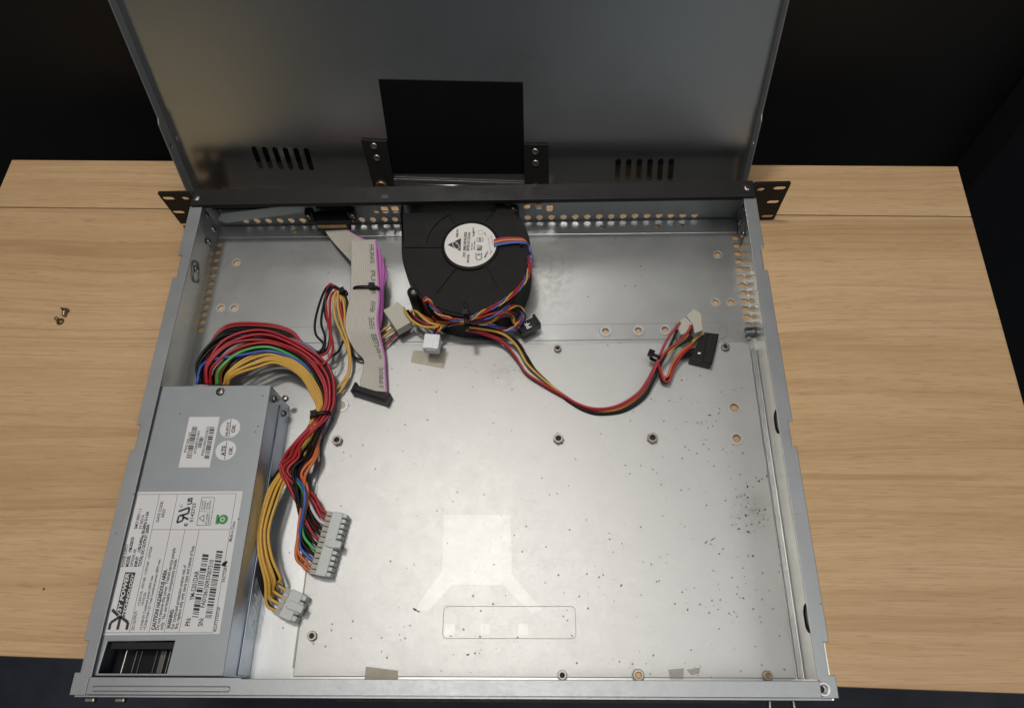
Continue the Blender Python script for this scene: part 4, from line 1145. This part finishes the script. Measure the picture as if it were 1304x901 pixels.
# ================================================================== peripheral harness: loop, under the ribbon, two drive plugs, serial plug
PE = thing('drive_power_cable', 'looped red black and yellow drive power cable with pale plugs and a dark flat plug', 'cable', tuple(at(594, 408, 2)))
arcp = lambda o, zz: [at(250+o*2, 488, 22), at(258+o, 455-o*1.0, 26), at(287, 428-o*1.6, 27), at(336, 422-o*1.5+2, 26), at(372, 431-o*1.4+2, 23)]
loops = [
 ('black', arcp(1, 0) + px((392,440,20),(405,448,20),(412,438,21),(402,425,22),(402,405,23),(411,375,24),(420,363,24),(432,368,23),(441,380,21),(443,400,17),(440,430,13),(447,450,8),(462,458,6),(480,452,5),(500,430,6),(516,414,8)), .0009),
 ('black', arcp(3, 0) + px((395,445,19),(410,450,20),(414,430,22),(409,410,23),(414,380,25),(421,365,25),(436,372,22),(442,385,20),(441,405,17),(438,430,13),(430,448,11),(418,455,10)), .0009),
 ('black', arcp(5, 0) + px((398,447,18),(415,446,19),(420,430,22),(419,415,23),(414,400,24),(415,382,25),(424,366,25),(434,372,22),(437,392,18),(440,415,14),(450,440,9),(463,452,7),(482,446,6),(505,424,8),(520,412,9)), .0009),
 ('red', arcp(6, 0) + px((390,452,22),(408,464,22),(420,455,23),(424,440,23),(420,420,24),(416,400,24),(415,380,25),(420,362,25),(428,370,23),(432,395,19),(443,425,14),(455,445,9),(466,456,7),(484,446,6),(503,428,7),(517,416,8)), .00095),
 ('red', arcp(8, 0) + px((390,446,20),(405,453,20),(418,446,21),(421,425,23),(420,395,23),(421,378,24),(427,372,23),(433,386,20),(436,402,17),(446,425,12),(456,446,8),(468,453,6),(486,444,6),(508,422,8)), .00095),
 ('yellow', px((398,529,11),(410,515,12),(428,495,10),(440,481,9),(445,465,10),(443,445,13),(435,425,17),(427,405,20),(425,385,22),(428,372,23),(436,380,21),(439,398,18),(440,420,15),(450,438,9),(470,440,6),(495,424,7),(512,412,9),(528,405,12)), .00095),
 ('yellow', px((400,531,10),(420,507,9),(434,497,8),(443,480,9),(446,460,11),(444,440,14),(436,415,18),(431,395,20),(430,378,22),(433,372,22),(441,386,18),(443,410,14),(455,428,9),(478,425,7),(500,412,8),(520,402,10)), .00095)]
for mt, pts, r in loops: wire(pts, mt, PE, r)
tc = at(437, 373, 22); tie((tc.x, tc.y, .021), (.5, -1, 0), .0026, .0026, PE, None, (0, 0), .0018)
# first drive plug by the ribbon
def drive_plug(u, v, ang_, z, name='plug'):
    c_ = at(u, v, z); c_.z = (z-4.2)/1000
    mm = rz(ang_)
    b = MB()
    b.box(c_, (.0205, .0130, .0090), mm)
    o_ = b.build(name, 'molex', PE, bevel=.0006)
    k = MB()
    for i in range(4): k.lathe([(.0019, 0), (.0019, .0004)], c_ + mm @ Vector((-.0072 + .0048*i, -.0064, 0)), mm @ Matrix.Rotation(math.pi/2, 3, 'X'), 12)
    k.build('pin_holes', 'nylon_tan', o_)
    r_ = MB(); r_.box(c_ + mm @ Vector((0, .0060, .0042)), (.0160, .0016, .0010), mm); r_.box(c_ + mm @ Vector((0, -.0050, .0042)), (.0178, .0014, .0009), mm); r_.build('ridge', 'molex', o_, bevel=.0003)
    return c_
drive_plug(506, 402, -.98, 19)
for du, mt, zz in ((0, 'yellow', 19), (6, 'black', 17), (10, 'red', 16)):
    wire(pf((514+du*.9, 392+du*.6, zz-2), (518+du, 400+du*.4, zz+2), (526+du*.9, 409, zz+2), (540+du*.6, 416-du*.15, zz+2), (560, 416-du*.3, 19), (580, 412-du*.2, 19), (597, 409.5, 18.5)), mt, PE, .00105)
wire(pf((524, 396, 18), (531, 397, 21), (538, 404, 21), (548, 411, 20), (562, 414, 20), (580, 411, 19.5), (597, 408.5, 19)), 'yellow', PE, .00105)
wire(pf((532, 398, 15), (545, 406, 17), (560, 410, 18), (580, 409, 18), (597, 408, 18)), 'orange', PE, .00105)
# run across the floor
def L2(x, y): return (560 + x/3.26, 340 + y/3.26)
runs = [('red', [(105,258,19),(160,266,17),(250,300,12),(310,365,9),(355,435,7),(420,480,6),(500,525,6),(580,570,5.5),(655,588,5.5),(740,574,6),(820,525,8),(865,465,11),(905,385,14),(945,300,18),(985,245,21),(998,228,22)]),
        ('red', [(105,262,18),(170,275,16),(255,310,11),(315,375,8),(362,443,6),(430,490,5),(510,535,5),(590,578,4.5),(660,594,4.5),(748,580,5),(824,533,7),(870,470,10),(905,400,14),(940,350,17),(990,310,20),(1030,270,21),(1045,240,22)]),
        ('yellow', [(105,248,20),(180,258,19),(260,277,16),(318,325,12),(362,400,9),(430,465,6),(520,535,4.5),(600,582,4.2),(680,597,4),(760,580,4.5),(840,520,7),(900,410,12),(960,345,16),(1020,290,19),(1030,275,20)]),
        ('black', [(105,252,16),(200,268,15),(290,288,13),(335,325,11),(378,405,8),(445,475,5.5),(530,552,3.8),(610,597,3.8),(690,606,3.8),(770,588,4),(850,530,6),(890,460,9),(930,370,14),(1000,320,17),(1050,290,19)]),
        ('black', [(105,262,14),(210,276,13),(298,300,11),(345,345,9),(395,425,6.5),(460,492,4.5),(545,562,3.6),(625,603,3.6),(700,608,3.6),(775,592,3.8),(848,540,5.5),(885,475,8),(918,400,13),(955,330,17),(985,262,20)])]
for mt, pts in runs: wire(pf(*[(*L2(x, y), z) for x, y, z in pts], d=.0022), mt, PE, .00100)
back = [('red', [(905,395,14),(917,438,11),(925,464,9),(938,476,8.5),(953,470,9),(962,445,10),(978,405,11),(1010,360,12),(1050,325,12)]), ('black', [(912,392,13),(915,440,10),(928,475,8),(948,472,7),(965,420,9),(1000,372,11),(1055,338,11)]),
        ('black', [(905,390,12),(918,455,8),(935,472,7),(955,440,8),(990,385,9),(1060,350,10)]), ('orange', [(910,390,13),(922,440,10),(934,456,9),(950,446,9),(967,400,11),(1005,350,12),(1055,310,12)]), ('yellow', [(1030,330,12),(1070,290,12),(1095,275,11)])]
for mt, pts in back: wire([at(*L2(x, y), z) for x, y, z in pts], mt, PE, .00095)
# second drive plug (pair of nylon shells) and the dark serial plug
def L3(x, y): return (810 + x/7.5, 380 + y/7.5)
def quadbox(pxs, z0, z1, name, mat, parent, bevel=.0005):
    pts = [at(*L3(*p), z1).xy for p in pxs]
    return MB().prism(pts, z0/1000, z1/1000).build(name, mat, parent, bevel=bevel)
D1 = quadbox([(385,225),(470,172),(545,240),(500,330),(425,345)], 8, 20, 'plug', 'molex', PE, .0007)
quadbox([(475,160),(548,92),(625,140),(640,300),(560,330),(540,240)], 6, 21.5, 'socket_shell', 'molex', D1, .0008)
quadbox([(505,240),(525,215),(545,240),(525,265)], 12, 20.5, 'key_rib', 'molex', D1, .0003)
D2 = quadbox([(640,318),(795,335),(727,628),(512,575)], 3.0, 11, 'serial_plug', 'brown', PE, .0006)
quadbox([(690,328),(785,342),(722,610),(640,590)], 10.5, 13.0, 'ridge', 'brown', D2, .0004)
quadbox([(592,512),(620,514),(612,530),(588,526)], 10.8, 11.5, 'contact', 'jst', D2, .0001)
tc = at(835, 455, 14); tie((tc.x, tc.y, .013), (.45, 1, 0), .0036, .0032, PE, None, (-.004, 0))
tc = pf((594, 410, 18), d=.0045)[0]; tie(tc, (1, 0.1, 0), .0050, .0052, PE, (0, .0072, .003), (-.004, 0))

# ================================================================== ribbon cable
RB = thing('ribbon_cable', 'folded grey ribbon cable with violet edge and black socket plug', 'ribbon cable', tuple(at(465, 400, 2)))
def ribbon(left, right, name, ncond=14, magenta=1, parent=RB, thick=.0006, sub=6):
    Lc_, Rc_ = cr(left, sub), cr(right, sub)
    mb = MB(); bm = mb.bm; rows_ = []
    cuts = ncond*4
    for a, b in zip(Lc_, Rc_):
        rowt, rowb = [], []
        ac = (b-a).normalized()
        nn = Vector((0, 0, 1)) - ac*ac.z; nn.normalize()
        for j in range(cuts+1):
            f = j/cuts
            hgt = abs(math.sin(math.pi*f*ncond))*.00062
            p = a.lerp(b, f)
            rowt.append(bm.verts.new(p + nn*hgt)); rowb.append(bm.verts.new(p - nn*(hgt*.6 + .0002)))
        rows_.append((rowt, rowb))
    for q in range(len(rows_)-1):
        for j in range(cuts):
            mi = 1 if j >= cuts-4*magenta else 0
            for k in (0, 1):
                A, B_ = rows_[q][k], rows_[q+1][k]
                f = bm.faces.new((A[j], A[j+1], B_[j+1], B_[j])); f.material_index = mi; f.smooth = True
        for j in (0, cuts):
            f = bm.faces.new((rows_[q][0][j], rows_[q][1][j], rows_[q+1][1][j], rows_[q+1][0][j])); f.material_index = 1 if (magenta and j) else 0
    o_ = mb.build(name, ['ribbon', 'magenta'], parent)
    return Lc_, Rc_
# under layers (folded back on themselves), fanned to the right
for k, (dx, dy, dz) in enumerate(((4.5, 8, -1.5), (8.0, 18, -3.0), (11, 30, -5.0))):
    ribbon(px((449+dx, 310+dy, 24+dz), (449+dx, 340+dy*.3, 24+dz), (448+dx*.5, 367, 22+dz*.7), (445+dx*.2, 395, 19+dz*.7), (445, 412, 15+dz*.5)),
           px((480+dx, 309+dy, 24+dz), (482+dx, 340+dy*.3, 24+dz), (484+dx*.45, 367, 22+dz*.7), (483+dx*.45, 395, 19+dz*.7), (483+dx*.2, 418, 15+dz*.5)), 'fold', magenta=2)
# slanting tail up to the socket at the front wall
ribbon(px((411,276,14), (412,290,12), (424,308,13), (447,333,18)), px((443,276,14), (444,292,13), (462,303,18), (480,312,21)), 'tail')
LE = px((447,307,24.5), (447,325,25), (447,345,24.5), (446,367,23), (444,385,22), (440,405,20), (441,425,17), (452,446,12), (463,458,9), (462,470,9), (459,482,8.5), (459,496,7.5))
RE = px((480,305,24.5), (481,325,25), (482.5,345,24.5), (484,367,23), (484,385,22), (482,405,20), (484,422,17), (488,440,12), (491,456,9), (491.5,470,9), (492.5,484,8.5), (493.5,499,7.5))
Lr, Rr = ribbon(LE, RE, 'ribbon', magenta=1)
# the lettering runs along the ribbon
def ribbon_text(s, f0, f1, across, hgt, mb):
    me = text_mesh(s, 1.0, .04)
    xs = [v.co.x for v in me.vertices]; x0, x1 = min(xs), max(xs); n = len(Lr)-1
    for v in me.vertices:
        f = f0 + (f1-f0)*(v.co.x-x0)/(x1-x0); g = across + v.co.y*hgt
        i = min(int(f*n), n-1); tt = f*n - i
        a = Lr[i].lerp(Lr[i+1], tt); b = Rr[i].lerp(Rr[i+1], tt)
        v.co = a.lerp(b, g) + Vector((0, 0, .00055))
    mb.bm.from_mesh(me); bpy.data.meshes.remove(me)
rt = MB()
for s, f0, f1 in (("HUNG", .03, .14), ("FU", .18, .235), ("90", .28, .31), ("AWM", .355, .42), ("2651", .45, .525), ("E87248-H", .56, .73), ("20861", .80, .97)):
    ribbon_text(s, f0, f1, .72, .20, rt)
rt.build('printing', 'fadeink', RB)
tc = at(466, 367, 23); tie((tc.x, tc.y, .0205), (0, 1, 0), .0098, .0042, RB, (.006, -.002, -.001), (.005, 0))
# socket plug at the loose end
q0, q1 = at(451, 496, 7), at(495, 510, 7)
dd = Vector((q1.x-q0.x, q1.y-q0.y, 0)); LL = dd.length; dd.normalize(); aa = math.atan2(dd.y, dd.x)
ic = (q0+q1)/2
k = MB(); k.box((ic.x, ic.y, .0062), (LL, .0062, .0078), rz(aa))
K = k.build('socket_plug', 'gloss', RB, bevel=.0005)
k = MB()
for sg in (-1, 1): k.box(Vector((ic.x, ic.y, .0066)) + rz(aa) @ Vector((sg*LL*.48, .0006, 0)), (.0022, .0078, .0094), rz(aa))
k.box(Vector((ic.x, ic.y, .0106)) + rz(aa) @ Vector((0, .0006, 0)), (LL*.97, .0044, .0010), rz(aa))
k.build('strain_clamp', 'gloss', K, bevel=.0004)

# ================================================================== small board behind the bezel
q = aty(425, 268, .350)
FB = thing('front_panel_board', 'narrow dark circuit board with amber taped black socket behind the bezel', 'circuit board', (q.x-.03, .350, .006))
x0, x1 = aty(268, 262, .352).x, aty(446, 262, .352).x
MB().bx(x0, x1, .3518, .3530, .0260, .0390).build('board', 'pcb', FB)
sp = MB()
rr = random.Random(5)
for i in range(16):
    sp.box((x0 + (x1-x0)*rr.random()*.7, .3516, .028 + rr.random()*.009), (.0016, .0006, .0010))
sp.build('solder_joints', 'steel', FB)
pl = [aty(u, v, .3495) for u, v in ((282,272),(402,258),(402,268),(360,274),(288,284),(277,280))]
me = plate_mesh([(p.x, p.z) for p in pl], [], .0002)
me.transform(frame((0, .3497, 0), (1, 0, 0), (0, 0, 1), (0, -1, 0))); link('clear_tape', me, 'cleartape', FB)
a, b = at(402, 262, 24).x, at(445, 262, 24).x
so = MB(); so.bx(a, b, .3405, .3515, .0120, .0240); SO = so.build('socket', 'gloss', FB, bevel=.0006)
MB().bx(a+.002, b-.002, .3398, .3403, .0165, .0200).build('amber_tape', 'kapton', SO, bevel=.0002)
MB().bx(a-.006, a+.0002, .3440, .3500, .0180, .0300).build('mounting_lug', 'gloss', SO, bevel=.0005)
MB().bx(b-.0002, b+.006, .3440, .3500, .0200, .0300).build('mounting_lug', 'gloss', SO, bevel=.0005)
for x in (a-.004, b+.004, x0+.005):
    phillips((x, .3436 if x > x0+.006 else .3514, .026), .0024, Matrix.Rotation(math.pi/2, 3, 'X'), FB, 'nickel')

# ================================================================== two loose screws on the table
def loose(name_label, c, m):
    t_ = thing('loose_screw', name_label, 'screw', tuple(c), 'loose screws on the table')
    s_ = MB(); s_.lathe([(.0031, 0), (.0030, .0004), (.0019, .0015), (.0016, .0018)], c, m, 18); s_.build('head', 'brass', t_)
    th_ = []
    for i in range(10):
        th_ += [(.0015, .0018+i*.0004), (.0013, .0020+i*.0004)]
    s2 = MB(); s2.lathe(th_ + [(.0008, .0060)], c, m, 16); s2.build('shank', 'nickel', t_)
p = at(83, 396, 2)
loose('small bronze screw lying on its side, the farther of two', (p.x, p.y+.0015, .0029), Matrix.Rotation(math.radians(97), 3, 'X'))
p = at(76.5, 409, .5)
loose('small bronze screw standing on its head, the nearer of two', (p.x, p.y, .0001), Matrix.Identity(3))
